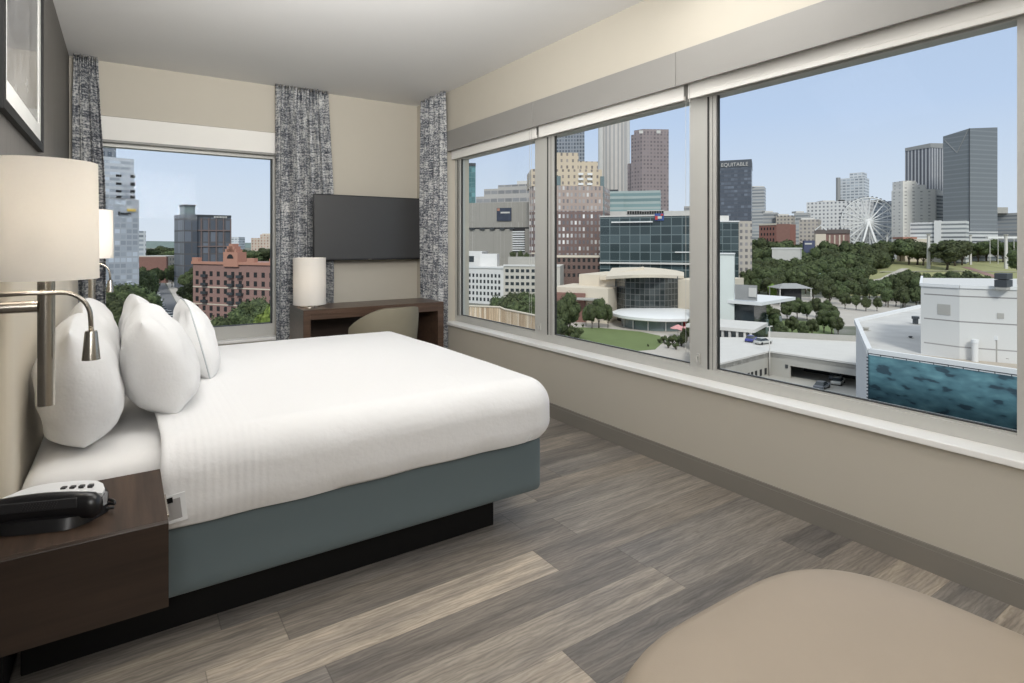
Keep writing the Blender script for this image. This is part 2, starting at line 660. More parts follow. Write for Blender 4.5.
# baseboards: a flat board with a stepped lip
bm = B()
box(bm, XR - 0.014, XR, YB, YF, 0, 0.088)
box(bm, XR - 0.010, XR, YB, YF, 0.088, 0.104)
struct('baseboard_right', bm, M_BASEB)
bm = B()
box(bm, XL, XR - 0.014, YF - 0.014, YF, 0, 0.088)
box(bm, XL, XR - 0.014, YF - 0.010, YF, 0.088, 0.104)
struct('baseboard_far', bm, M_BASEB)
bm = B()
box(bm, XL, XL + 0.014, YB, YF - 0.014, 0, 0.088)
box(bm, XL, XL + 0.010, YB, YF - 0.014, 0.088, 0.104)
struct('baseboard_left', bm, M_BASEB)

# sills
bm = bbox(XR - 0.022, XR + 0.19, RY0 + 0.001, RY1 + 0.03, RZ0, 0.522, 0.004)
struct('trim_1', bm, M_SILL, label='long white window sill')
bm = bbox(FX0, FX1, YF - 0.022, YF + 0.10, FZ0, 0.412, 0.004)
struct('trim_2', bm, M_SILL, label='short white window sill')

# right windows: aluminium frames at x = XR + 0.10
FXP = XR + 0.10


def right_window(idx, y0, ys0, ys1, hi_post, lo_post=None):
    """clear glass from y0 to the stile at ys0..ys1, a dark joint, then the post up to hi_post"""
    bm = B()
    box(bm, FXP, FXP + 0.09, ys1 + 0.010, hi_post, 0.578, 2.12)
    if lo_post is not None:
        box(bm, FXP, FXP + 0.09, lo_post, y0, 0.578, 2.12)
    yA = lo_post if lo_post is not None else y0
    box(bm, FXP, FXP + 0.09, yA, hi_post, 0.5225, 0.578)
    box(bm, FXP, FXP + 0.09, yA, hi_post, 2.12, RZ1)
    box(bm, FXP + 0.006, FXP + 0.030, ys0, ys1, 0.578, 2.12)
    box(bm, FXP + 0.012, FXP + 0.030, y0, ys0, 0.578, 0.586)
    fr = struct('window_%d' % idx, bm, M_ALU)
    g = B()
    box(g, FXP + 0.016, FXP + 0.034, ys0 - 0.006, ys0 - 0.0005, 0.586, 2.12)
    box(g, FXP + 0.0005, FXP + 0.05, ys1, ys1 + 0.0095, 0.578, 2.12)
    box(g, FXP + 0.0055, FXP + 0.02, ys0 + (ys1 - ys0) * 0.45, ys0 + (ys1 - ys0) * 0.52, 0.58, 2.118)
    box(g, FXP + 0.016, FXP + 0.034, y0, ys0 - 0.006, 0.586, 0.591)
    box(g, FXP + 0.016, FXP + 0.034, y0, y0 + 0.004, 0.591, 2.12)
    obj('window_gasket', g, M_ALUD, fr)
    p = B()
    box(p, FXP + 0.022, FXP + 0.028, y0 + 0.004, ys0 - 0.006, 0.591, 2.12)
    obj('window_pane', p, M_GLASS, fr)
    return fr


w1 = right_window(1, 3.732, 4.985, 5.022, 5.078)
w2 = right_window(2, 2.205, 3.500, 3.565, 3.732)
w3 = right_window(3, 0.722, 2.032, 2.076, 2.205, 0.582)
# latches on the two posts
for y, fr in ((3.655, w1), (2.14, w2)):
    bm = bbox(FXP - 0.012, FXP, y - 0.012, y + 0.012, 0.60, 0.66, 0.003)
    tube(bm, [(FXP - 0.012, y, 0.645), (FXP - 0.03, y, 0.645), (FXP - 0.034, y - 0.01, 0.615)], 0.005, 8)
    obj('window_latch', bm, M_ALU, fr)

# far window
YP = YF + 0.10
bm = B()
box(bm, FX0, FX1, YP, YP + 0.09, FZ0 + 0.001, 0.525)
box(bm, FX0, FX1, YP, YP + 0.09, 2.10, FZ1)
box(bm, FX0, FX0 + 0.05, YP, YP + 0.09, 0.525, 2.10)
box(bm, FX1 - 0.022, FX1, YP, YP + 0.09, 0.525, 2.10)
w4 = struct('window_4', bm, M_ALU)
g = B()
box(g, FX1 - 0.032, FX1 - 0.022, YP + 0.02, YP + 0.07, 0.525, 2.10)
box(g, FX0 + 0.05, FX1 - 0.022, YP + 0.02, YP + 0.07, 0.525, 0.53)
obj('window_gasket', g, M_ALUD, w4)
p = B()
box(p, FX0 + 0.045, FX1 - 0.02, YP + 0.045, YP + 0.051, 0.52, 2.105)
obj('window_pane', p, M_GLASS, w4)

# fascia boards over the right windows (three lengths with open seams)
fa = thing('blind_fascia', 'long grey fascia board boxed along the top of the window wall', 'fascia', (XR, RY0, 2.19))
for a, b in ((RY0 + 0.002, 2.21), (2.214, 3.60), (3.604, 5.09)):
    bm = bbox(-0.018, 0.002, a - RY0, b - RY0, 0.0, 0.197, 0.002)
    obj('fascia_board', bm, M_FASCIA, fa)
# roller blinds, rolled up behind the fascia, their white hem showing
for i, (a, b, lab) in enumerate(((0.66, 2.17, 'white roller blind rolled up above the large right-hand pane'),
                                 (2.20, 3.60, 'white roller blind rolled up above the middle pane of the window wall'),
                                 (3.635, 5.04, 'white roller blind rolled up above the pane nearest the room corner'))):
    rb = thing('roller_blind', lab, 'blind', (XR + 0.05, a, 2.12), group='roller blinds of the window wall')
    bm = B()
    L = b - a
    tube(bm, [(0.012, 0.005, 0.20), (0.012, L - 0.005, 0.20)], 0.03, 16)
    obj('roller_tube', bm, M_BLIND, rb, True)
    bm = bbox(-0.012, -0.006, 0, L, 0.022, 0.215, 0.001)
    obj('blind_fabric', bm, M_BLIND, rb)
    bm = bbox(-0.014, 0.002, 0, L, -0.004, 0.022, 0.003)
    obj('hem_bar', bm, M_BLIND, rb)
    # bead chain
    cy = 0.05 if i == 2 else (-0.048 if i == 1 else None)
    if cy is not None:
        bm = B()
        for dx in (0.0, 0.026):
            tube(bm, [(-0.02, cy + dx, 0.2), (-0.02, cy + dx, -1.45)], 0.0012, 6)
        tube(bm, [(-0.02, cy + 0.013 + 0.013 * math.cos(t), -1.45 + 0.02 * math.sin(t)) for t in [PI + PI * k / 8 for k in range(9)]], 0.0012, 6)
        obj('bead_chain', bm, M_ALU, rb)

rb = thing('roller_blind', 'wide white roller blind rolled up above the small end-wall window', 'blind', (FX0, YF, 2.13))
L = FX1 - FX0
bm = B()
tube(bm, [(0.004, 0.05, 0.15), (L - 0.004, 0.05, 0.15)], 0.03, 16)
obj('roller_tube', bm, M_BLIND, rb, True)
bm = bbox(0.002, L - 0.002, 0.0, 0.006, 0.012, 0.203, 0.001)
obj('blind_fabric', bm, M_BLIND, rb)
bm = bbox(0.002, L - 0.002, 0.006, 0.022, -0.008, 0.014, 0.003)
obj('hem_bar', bm, M_HEM, rb)


# ------------------------------------------------------------------ curtains
def curtain(lab, p0, p1, z0, z1, folds, amp, seed, flare=1.0, anchor=0.5, nrm=(0, -1)):
    """a pleated drape along p0-p1 in plan; narrower at the pleat tape"""
    rng = random.Random(seed)
    p0 = Vector(p0)
    p1 = Vector(p1)
    d = p1 - p0
    L = d.length
    d.normalize()
    nv = Vector(nrm)
    root = thing('curtain', lab, 'curtain', (p0.x, p0.y, z0), group='mottled grey curtains')
    NU, NV = 150, 46
    ph = [rng.uniform(0, 6.28) for _ in range(6)]
    bm = B()
    uvl = bm.loops.layers.uv.verify()
    g = []
    full = L * 1.9
    for j in range(NV + 1):
        v = j / NV
        z = z0 + (z1 - z0) * v
        top = max(0.0, (v - 0.90) / 0.10)
        sm = min(1.0, (1 - v) / 0.45)
        wd = 1 + (flare - 1) * sm * sm * (3 - 2 * sm)
        row = []
        for i in range(NU + 1):
            u = i / NU
            uu = u + 0.012 * math.sin(2 * PI * u * 2 + ph[0] + v * 2.0)
            a = amp * (0.55 + 0.45 * (1 - v)) * (1 - 0.5 * top)
            off = a * (math.sin(2 * PI * folds * uu + ph[1] + 0.5 * math.sin(v * 3 + ph[2])) + 0.30 * math.sin(2 * PI * folds * 2.1 * uu + ph[3] + v))
            if v > 0.93:
                off += 0.012 * math.sin(2 * PI * folds * 3 * u)
            x = (anchor + (u - anchor) * wd) * L + 0.25 * a * math.cos(2 * PI * folds * uu + ph[1])
            zz = z + (0.012 * math.sin(2 * PI * folds * 3 * u) if j == NV else 0)
            p = d * x + nv * off
            row.append((bm.verts.new((p.x, p.y, zz - z0)), (u * full, zz)))
        g.append(row)
    for j in range(NV):
        for i in range(NU):
            q = (g[j][i], g[j][i + 1], g[j + 1][i + 1], g[j + 1][i])
            f = bm.faces.new([a[0] for a in q])
            for lp, a in zip(f.loops, q):
                lp[uvl].uv = a[1]
    o = obj('drape', bm, M_CURT, root, True)
    md = o.modifiers.new('cloth', 'SOLIDIFY')
    md.thickness = 0.004
    # ceiling track and hooks
    t = B()
    e = d * L
    m = Matrix.Translation((e.x / 2, e.y / 2, 0)) @ Matrix.Rotation(math.atan2(d.y, d.x), 4, 'Z')
    box(t, -L / 2, L / 2, -0.006, 0.006, ZC - 0.006 - z0, ZC - 0.0005 - z0, M=m)
    obj('curtain_track', t, M_FASCIA, root)
    return root


curtain('mottled slate curtain in the dark corner beside the headboard wall', (-0.325, 5.655), (-0.175, 5.655), 0.012, ZC - 0.008, 2.6, 0.045, 3, 1.32, 0.0)
curtain('mottled slate curtain hanging partly behind the television', (1.165, 5.672), (1.655, 5.672), 0.012, ZC - 0.008, 4.3, 0.055, 8, 1.12, 0.08)
curtain('mottled slate curtain in the corner between desk and window wall', (2.592, 5.015), (2.592, 5.51), 0.012, ZC - 0.008, 4.4, 0.036, 5, 1.05, 0.0, nrm=(-1, 0))

# ------------------------------------------------------------------ headboard and picture
hb = thing('headboard', 'tall cream upholstered headboard along the grey wall', 'headboard', (XL, 2.10, 0.0))
bm = bbox(0.024, 0.085, 0.0, 2.9, 0.02, 0.40, 0.004)  # black panel standing in for the shade under the nightstand
obj('painted_shade_panel', bm, M_BLACK, hb)
bm = rbox(0.022, 0.098, 0.0, 2.9, 0.40, 1.24, 0.034, (10, 30, 20))
obj('upholstered_panel', bm, M_HEADB, hb, True)
bm = bbox(0.001, 0.024, 0.0, 2.9, 0.02, 1.235, 0.003)
obj('backing_board', bm, M_HEADEDGE, hb)

pf = thing('framed_picture', 'black framed grey abstract print hung above the headboard', 'picture', (XL, 2.58, 1.75))
PLN, PH = 1.16, 0.98
bm = B()
fw, fd = 0.038, 0.024
for a in ((0, PLN, 0, fw), (0, PLN, PH - fw, PH), (0, fw, fw, PH - fw), (PLN - fw, PLN, fw, PH - fw)):
    box(bm, 0.001, fd, a[0], a[1], a[2], a[3])
obj('picture_frame', bm, M_FRAME, pf)
bm = B()
mw = 0.085
for a in ((fw, PLN - fw, fw, fw + mw), (fw, PLN - fw, PH - fw - mw, PH - fw), (fw, fw + mw, fw + mw, PH - fw - mw), (PLN - fw - mw, PLN - fw, fw + mw, PH - fw - mw)):
    box(bm, 0.004, 0.015, a[0], a[1], a[2], a[3])
obj('mat_board', bm, M_MAT, pf)
bm = B()
box(bm, 0.004, 0.013, fw + mw, PLN - fw - mw, fw + mw, PH - fw - mw)
obj('art_print', bm, M_ART, pf)

# ------------------------------------------------------------------ bed
BX0, BX1, BY0, BY1 = -0.255, 1.622, 2.15, 3.96
bed = thing('bed', 'king bed with slate teal box base on a black plinth', 'bed', (0.6, 3.0, 0))
ofs = (0.6, 3.0, 0)
bm = bbox(BX0, 1.405, 2.235, 3.86, 0.001, 0.145, 0.004)
obj('plinth', bm, M_BLACK, bed, off=ofs)
bm = rbox(BX0, BX1, BY0, BY1, 0.138, 0.402, 0.032, (30, 30, 10))
obj('box_base', bm, M_TEAL, bed, True, off=ofs)
bm = rbox(BX0, BX1 - 0.02, BY0 - 0.01, BY1, 0.404, 0.622, 0.085, (30, 30, 14))
for v in bm.verts:
    v.co.z += 0.006 * mnoise.noise(v.co * 5)
obj('mattress', bm, M_SHEET, bed, True, off=ofs)

bm = rbox(BX0, 1.672, BY0 - 0.055, BY1 + 0.055, 0.20, 0.658, 0.118, (90, 90, 60))
bmesh.ops.bisect_plane(bm, geom=bm.verts[:] + bm.edges[:] + bm.faces[:], plane_co=(0.052, 0, 0), plane_no=(1, 0.02, -0.14), clear_inner=True)
bmesh.ops.bisect_plane(bm, geom=bm.verts[:] + bm.edges[:] + bm.faces[:], plane_co=(0.9, 0, 0.396), plane_no=(0.012, 0, -1), clear_outer=True)
for v in bm.verts:
    c = v.co.copy()
    t = max(0.0, min(1.0, (c.z - 0.45) / 0.2))
    dx, dy = (c.x - 0.75) / 0.9, (c.y - 3.05) / 0.95
    v.co.z += t * 0.024 * (1 - min(1, dx * dx * 0.8)) * (1 - min(1, dy * dy))
    n = mnoise.noise(Vector((c.x * 3.2, c.y * 3.2, c.z * 4))) * 0.006 + mnoise.noise(Vector((c.x * 11, c.y * 9, c.z * 9))) * 0.0022
    v.co += Vector((0.3, 1.0 if c.y > 3 else -1.0, 0.4)) * n
    # soft scallops along the lower hem
    if c.z < 0.47:
        k = (0.47 - c.z) / 0.08
        if c.x > 1.52:
            v.co.x -= 0.055 * k * k
        v.co.y += (0.022 if c.y < 3 else -0.022) * k * k
        v.co.y += 0.004 * math.sin(c.x * 21) * (0.47 - c.z) / 0.07
        v.co.z += 0.0015 * math.sin(c.x * 7 + 1)
du = obj('duvet', bm, M_DUVET, None, True)
md = du.modifiers.new('cloth', 'SOLIDIFY')
md.thickness = 0.012
md.offset = 0
tag(du, 'white quilted duvet tucked over the bed, ribbed near the pillows', 'duvet')
# care label at the near corner of the cover
bm = B()
M0 = Matrix.Translation((0.142, 2.082, 0.418)) @ Matrix.Rotation(R(-6), 4, 'Y')
box(bm, -0.034, 0.026, 0.0, 0.003, 0.0, 0.010, M=M0)
box(bm, 0.012, 0.026, 0.0, 0.003, 0.010, 0.075, M=M0)
box(bm, -0.034, 0.026, 0.0, 0.003, 0.075, 0.088, M=M0)
lb = obj('care_label', bm, M_PHWHITE, du)
lb['label'] = 'small white care label'
bm = B()
box(bm, -0.034, 0.012, 0.0005, 0.003, 0.010, 0.075, M=M0)
obj('label_panel', bm, plain('grey_label', (0.36, 0.35, 0.34), 0.8), lb)
bm = B()
box(bm, -0.034, -0.008, -0.003, 0.0, 0.066, 0.082, M=M0)
obj('label_tab', bm, M_BLACK, lb)


# ------------------------------------------------------------------ pillows
def pillow(lab, c, L, Hh, Tk, lean, yaw=0, roll=0, seed=0, piping=False):
    """standing pillow: local y is its length, z its height, x its thickness"""
    rng = random.Random(seed)
    root = thing('pillow', lab, 'pillow', (c[0], c[1], c[2] - Hh / 2), group='white bed pillows')
    M = Matrix.Translation((0, 0, Hh / 2)) @ Matrix.Rotation(R(yaw), 4, 'Z') @ Matrix.Rotation(R(-lean), 4, 'Y') @ Matrix.Rotation(R(roll), 4, 'X')
    N = 44
    bm = B()
    so = Vector((rng.uniform(0, 50), rng.uniform(0, 50), rng.uniform(0, 50)))
    grids = []
    for s in (-1, 1):
        g = []
        for i in range(N + 1):
            row = []
            for j in range(N + 1):
                u = -math.cos(PI * i / N)
                v = -math.cos(PI * j / N)
                tv = (1 - v ** 2.2) ** 0.64 if v > 0 else (1 - abs(v) ** 2.7) ** 0.52
                th = max(0.0, (1 - abs(u) ** 3.6)) ** 0.5 * tv
                y = u * L / 2 * math.sqrt(1 - 0.20 * v * v)
                z = v * Hh / 2 * math.sqrt(1 - 0.20 * u * u)
                # heavier bottom
                x = s * Tk / 2 * th * (1.0 - 0.14 * v)
                p = Vector((x, y, z))
                n = mnoise.noise(p * 6 + so) * 0.022 + mnoise.noise(p * 14 + so) * 0.008
                # creases running in from the corners
                cr = math.sin((u - v) * 9 + so.x) * math.exp(-((abs(u) - 0.8) ** 2 + (abs(v) - 0.75) ** 2) * 9) * 0.007
                p.x += s * (n + cr) * min(1, th * 1.6)
                row.append(p)
            g.append(row)
        grids.append(g)
    vs = {}

    def vert(s, i, j):
        edge = i in (0, N) or j in (0, N)
        k = (0 if edge else s, i, j)
        if k not in vs:
            vs[k] = bm.verts.new(M @ grids[s][i][j])
        return vs[k]
    for s in (0, 1):
        for i in range(N):
            for j in range(N):
                q = [vert(s, i, j), vert(s, i + 1, j), vert(s, i + 1, j + 1), vert(s, i, j + 1)]
                bm.faces.new(q if s == 0 else q[::-1])
    bmesh.ops.recalc_face_normals(bm, faces=bm.faces[:])
    obj('pillowcase', bm, M_PILLOW, root, True)
    if not piping:
        return root
    # edge seam
    path = [(i, 0) for i in range(N)] + [(N, j) for j in range(N)] + [(i, N) for i in range(N, 0, -1)] + [(0, j) for j in range(N, 0, -1)]
    t = B()
    tube(t, [M @ grids[0][i][j] for i, j in path] + [M @ grids[0][0][0]], 0.0035 if piping else 0.001, 6, caps=False)
    obj('seam', t, M_PIPE if piping else M_PILLOW, root, True)
    return root


pillow('plump white pillow standing against the headboard behind the reading lamp', (-0.122, 2.55, 0.830), 0.66, 0.41, 0.245, 6, seed=1)
pillow('white pillow leaning in front of the one behind the reading lamp', (0.112, 2.70, 0.848), 0.64, 0.405, 0.235, 17, yaw=-2, roll=2, seed=2)
pillow('white pillow against the headboard on the window half of the bed', (-0.128, 3.38, 0.828), 0.66, 0.40, 0.22, 6, seed=3)
pillow('white pillow in the middle row of the window half of the bed', (0.078, 3.42, 0.840), 0.72, 0.395, 0.18, 11, yaw=3, seed=4)
pillow('white pillow with grey seam leaning frontmost towards the bed foot', (0.282, 3.17, 0.838), 0.60, 0.375, 0.165, 14, yaw=0, seed=5, piping=True)

# ------------------------------------------------------------------ nightstand and phone
NX0, NX1, NY0, NY1 = XL + 0.002, 0.092, 1.655, 2.065
ns = thing('nightstand', 'dark walnut box nightstand fixed to the wall beside the bed', 'nightstand', (NX0, NY0, 0.392))
bm = bbox(0, NX1 - NX0, 0.0205, NY1 - NY0, 0.186, 0.208, 0.001)
obj('top', bm, M_WALNUT, ns)
bm = bbox(0, NX1 - NX0, 0.0, 0.0202, 0.0, 0.208, 0.001)
obj('side_panel', bm, M_WALNUTF, ns)
bm = bbox(0, NX1 - NX0 - 0.001, NY1 - NY0 - 0.020, NY1 - NY0 - 0.001, 0.0, 0.186, 0.001)
obj('side_panel', bm, M_WALNUTF, ns)
bm = bbox(0, NX1 - NX0 - 0.022, 0.020, NY1 - NY0 - 0.020, 0.0, 0.018, 0.001)
obj('bottom_panel', bm, M_WALNUTF, ns)
bm = bbox(NX1 - NX0 - 0.021, NX1 - NX0 - 0.002, 0.022, NY1 - NY0 - 0.022, 0.004, 0.183, 0.001)
dr = obj('drawer', bm, M_WALNUTF, ns)
bm = bbox(NX1 - NX0 - 0.002, NX1 - NX0 + 0.008, 0.13, 0.28, 0.168, 0.176, 0.001)
obj('handle', bm, M_NICKEL, dr)

PZ = 0.6005
ph = thing('desk_telephone', 'black and silver corded desk telephone on the nightstand', 'telephone', (-0.145, 1.85, PZ), R(-20))
# wedge base
bm = B()


def loft(bm, secs):
    """secs: list of rings (same count) -> closed skin"""
    rings = [[bm.verts.new(p) for p in s] for s in secs]
    n = len(rings[0])
    for a, b in zip(rings, rings[1:]):
        for k in range(n):
            bm.faces.new((a[k], a[(k + 1) % n], b[(k + 1) % n], b[k]))
    bm.faces.new(rings[0][::-1])
    bm.faces.new(rings[-1])
    bmesh.ops.recalc_face_normals(bm, faces=bm.faces[:])
    return bm


secs = []
for i in range(13):
    t = i / 12
    x = -0.118 + 0.236 * t
    b = 0.085 * (1 - abs(2 * t - 1) ** 5) + 0.006
    zt = 0.040 + 0.006 * math.sin(PI * t)
    secs.append([(x, -b, 0.001), (x, b * 0.7, 0.001), (x, b * 0.6, zt + 0.010), (x, b * 0.4, zt + 0.008), (x, -b * 0.9, zt - 0.018)])
loft(bm, secs)
obj('base', bm, M_PHBLACK, ph, True, auto=40)
bm = B()
secs = []
for i in range(13):
    t = i / 12
    x = -0.112 + 0.222 * t
    b = 0.080 * (1 - abs(2 * t - 1) ** 5) + 0.004
    zt = 0.040 + 0.006 * math.sin(PI * t)
    b *= 0.75
    secs.append([(x, -0.012, zt + 0.004), (x, b, zt + 0.010), (x, b, zt + 0.018), (x, -0.012, zt + 0.014)])
loft(bm, secs)
obj('faceplate', bm, M_PHWHITE, ph, True, auto=40)
bt = B()
for c_ in range(4):
    box(bt, 0.005 + c_ * 0.020, 0.016 + c_ * 0.020, 0.016, 0.028, 0.055, 0.0655)
obj('keypad', bt, M_PHGREY, ph)
# handset lying along the front
bm = B()
secs = []
for i in range(21):
    t = i / 20
    x = -0.128 + 0.250 * t
    e = abs(2 * t - 1)
    hz = 0.030 + 0.006 * (1 - e ** 2)
    cz = 0.040 + 0.006 * (1 - e ** 2)
    if i in (0, 20):
        hz *= 0.55
    hy = 0.024 - 0.004 * (1 - e ** 3)
    if i in (0, 20):
        hy *= 0.6
    secs.append([(x, -0.052 + hy * math.cos(a), cz + hz * math.sin(a)) for a in [2 * PI * k / 14 for k in range(14)]])
loft(bm, secs)
hs = obj('handset', bm, M_PHBLACK, ph, True, auto=60)
bm = B()
for k in range(12):
    for q in range(4):
        x = -0.035 + k * 0.0062 + q * 0.002
        tube(bm, [(x, -0.0735, 0.052 + q * 0.0045), (x, -0.0755, 0.052 + q * 0.0045)], 0.0014, 6)
obj('speaker_grille', bm, M_PHGREY, hs)
bm = bbox(-0.085, 0.080, -0.0745, -0.070, 0.047, 0.071, 0.002)
obj('grip_inlay', bm, M_PHGREY, hs)
bm = B()
tube(bm, [(0.118 + 0.02 * math.sin(k * 0.28), -0.005 + 0.008 * math.cos(k * 0.5), 0.03 - 0.0009 * k) for k in range(26)], 0.004, 8)
obj('line_cord', bm, M_PHBLACK, ph, True)
bm = B()
tube(bm, [(-0.126, -0.05, 0.04), (-0.145, -0.06, 0.02), (-0.150, -0.085, 0.008), (-0.135, -0.11, 0.006), (-0.09, -0.12, 0.006)], 0.004, 8)
obj('cord', bm, M_PHBLACK, ph, True)


# ------------------------------------------------------------------ wall reading lamps
def reading_lamp(lab, y):
    """nickel upright on a wall arm, drum shade, gooseneck reading head"""
    lx = -0.157
    root = thing('wall_lamp', lab, 'lamp', (lx, y, 0.90), group='wall lamps beside the bed')
    bm = bbox(XL + 0.001 - lx, XL + 0.022 - lx, -0.05, 0.05, 0.18, 0.30, 0.004)
    if y > 2.1:
        bm.free()
        bm = bbox(XL + 0.099 - lx, XL + 0.112 - lx, -0.05, 0.05, 0.18, 0.30, 0.004)
    obj('wall_plate', bm, M_NICKEL, root)
    bm = B()
    tube(bm, [(0, 0, -0.004), (0, 0, 0.42)], 0.0175, 24)
    obj('upright', bm, M_NICKEL, root, True, auto=40)
    bm = B()
    x0 = (XL + 0.112 - lx) if y > 2.1 else (XL + 0.02 - lx)
    tube(bm, [(x0, 0, 0.238), (-0.016, 0, 0.238)], 0.0145, 20)
    obj('arm', bm, M_NICKEL, root, True, auto=40)
    bm = B()
    pts = [(x0 * 0.8, -0.02, 0.268), (-0.03, -0.026, 0.272), (0.03, -0.02, 0.270)]
    for k in range(1, 9):
        a = PI / 2 - k * PI / 2 / 8
        pts.append((0.03 + 0.058 * math.cos(a), -0.018, 0.205 + 0.065 * math.sin(a)))
    pts.append((0.0895, -0.018, 0.172))
    tube(bm, pts, 0.0056, 12)
    gn = obj('gooseneck', bm, M_NICKEL, root, True)
    bm = B()
    lathe(bm, [(0.0001, 0.172), (0.012, 0.172), (0.0135, 0.168), (0.0195, 0.100), (0.0175, 0.100), (0.011, 0.162), (0.0001, 0.162)], 28, (0.089, -0.018, 0))
    bmesh.ops.recalc_face_normals(bm, faces=bm.faces[:])
    obj('reading_head', bm, M_NICKEL, gn, True, auto=40)
    bm = B()
    ro, z0, z1 = 0.106, 0.303, 0.590
    lathe(bm, [(ro, z0), (ro - 0.003, z1), (ro - 0.006, z1), (ro - 0.004, z0), (ro, z0)], 64)
    bmesh.ops.recalc_face_normals(bm, faces=bm.faces[:])
    obj('lamp_shade', bm, M_SHADE, root, True, auto=40)
    bm = B()
    for k in range(3):
        a = 2 * PI * k / 3 + 0.4
        tube(bm, [(0, 0, 0.41), (math.cos(a) * (ro - 0.005), math.sin(a) * (ro - 0.005), 0.41)], 0.0022, 6)
    obj('shade_ring', bm, M_NICKEL, root)
    lamp = light('reading_lamp_bulb', 'POINT', (lx, y, 0.90 + 0.46), 3.0, (1, 0.91, 0.80), 0.03)
    return root


reading_lamp('large cream wall lamp over the telephone and nightstand', 1.80)
reading_lamp('smaller looking cream wall lamp beyond the pillows near the end window', 4.22)

# ------------------------------------------------------------------ television
tv = thing('television', 'black flat television fixed to the end wall above the desk', 'television', (2.03, 5.555, 1.127))
TW, TH = 1.095, 0.635
bm = bbox(-TW / 2, TW / 2, -0.012, 0.028, 0, TH, 0.005)
obj('housing', bm, M_TVBODY, tv)
bm = B()
box(bm, -TW / 2 + 0.011, TW / 2 - 0.011, -0.0135, -0.011, 0.017, TH - 0.011)
obj('screen', bm, M_TVSCREEN, tv)
bm = bbox(-0.015, 0.015, -0.0135, -0.010, 0.003, 0.010, 0.0005)
obj('badge', bm, M_NICKEL, tv)
bm = bbox(-0.18, 0.18, 0.028, YF - 5.555 - 0.001, 0.18, 0.46, 0.004)
obj('wall_bracket', bm, M_BLACK, tv)

# ------------------------------------------------------------------ desk, lamp and chair
DX0, DX1, DY0, DY1, DZ = 1.235, 2.535, 4.93, 5.41, 0.735
dk = thing('desk', 'dark brown wooden desk with slab legs below the television', 'desk', (DX0, DY0, 0))
L, Dp = DX1 - DX0, DY1 - DY0
bm = bbox(0, L, 0, Dp, DZ - 0.038, DZ, 0.002)
obj('desktop', bm, M_DESK, dk)
for x in (0, L - 0.06):
    bm = bbox(x, x + 0.06, 0.002, Dp - 0.002, 0.001, DZ - 0.038, 0.002)
    obj('leg_panel', bm, M_DESK, dk)
bm = bbox(0.06, L - 0.06, 0.004, 0.022, DZ - 0.085, DZ - 0.038, 0.001)
obj('apron', bm, M_DESK, dk)
bm = bbox(0.06, L - 0.06, Dp - 0.04, Dp - 0.02, 0.25, DZ - 0.038, 0.001)
obj('back_panel', bm, M_WALNUTF, dk)

dl = thing('table_lamp', 'white cylinder table lamp on the end of the desk', 'lamp', (1.352, 5.185, DZ))
r0 = 0.137
bm = B()
lathe(bm, [(r0, 0.022), (r0, 0.43), (r0 - 0.003, 0.43), (r0 - 0.003, 0.022), (r0, 0.022)], 56)
bmesh.ops.recalc_face_normals(bm, faces=bm.faces[:])
obj('lamp_shade', bm, M_SHADE2, dl, True, auto=40)
bm = B()
lathe(bm, [(0.0001, 0.0), (0.085, 0.0), (0.085, 0.008), (0.012, 0.014), (0.008, 0.18), (0.018, 0.19), (0.018, 0.22), (0.0001, 0.222)], 32)
bmesh.ops.recalc_face_normals(bm, faces=bm.faces[:])
obj('base', bm, M_NICKEL, dl, True, auto=40)
for k in range(3):
    bm = B()
    a = 2 * PI * k / 3 + 0.6
    tube(bm, [(math.cos(a) * (r0 - 0.004), math.sin(a) * (r0 - 0.004), 0.03), (math.cos(a) * (r0 - 0.01), math.sin(a) * (r0 - 0.01), 0.0)], 0.004, 8)
    obj('foot', bm, M_NICKEL, dl)
    bm = B()
    tube(bm, [(0, 0, 0.1), (math.cos(a) * (r0 - 0.004), math.sin(a) * (r0 - 0.004), 0.1)], 0.002, 6)
    obj('shade_strut', bm, M_NICKEL, dl)
light('table_lamp_bulb', 'POINT', (1.352, 5.185, DZ + 0.24), 0.9, (1, 0.90, 0.80), 0.03)

ch = thing('desk_chair', 'olive upholstered chair with rounded back at the desk', 'chair', (1.83, 4.72, 0), R(-10))
bm = B()
NA, NZ = 36, 12
inn, outr = [], []
for i in range(NA + 1):
    t = i / NA
    a = R(205) + R(130) * t        # wraps the rear (towards -y) of the seat
    e = abs(2 * t - 1)
    ztop = 0.765 - 0.16 * max(0, (1 - 2 * t)) ** 1.7 - 0.015 * max(0, 2 * t - 1) ** 3
    ci, co = [], []
    for j in range(NZ + 1):
        v = j / NZ
        z = 0.42 + (ztop - 0.42) * v
        lean = 0.03 * v
        th = 0.028 * (1 - 0.5 * v ** 6)
        ci.append(Vector(((0.26 + lean - th) * math.cos(a) * 1.05, (0.25 + lean - th) * math.sin(a), z)))
        co.append(Vector(((0.26 + lean + th) * math.cos(a) * 1.05, (0.25 + lean + th) * math.sin(a), z - 0.004 * v)))
    inn.append(ci)
    outr.append(co)
vi = [[bm.verts.new(p) for p in c] for c in inn]
vo = [[bm.verts.new(p) for p in c] for c in outr]
for i in range(NA):
    for j in range(NZ):
        bm.faces.new((vi[i][j], vi[i][j + 1], vi[i + 1][j + 1], vi[i + 1][j]))
        bm.faces.new((vo[i][j], vo[i + 1][j], vo[i + 1][j + 1], vo[i][j + 1]))
    bm.faces.new((vi[i][NZ], vo[i][NZ], vo[i + 1][NZ], vi[i + 1][NZ]))
    bm.faces.new((vi[i][0], vi[i + 1][0], vo[i + 1][0], vo[i][0]))
for i in (0, NA):
    for j in range(NZ):
        bm.faces.new((vi[i][j], vo[i][j], vo[i][j + 1], vi[i][j + 1]))
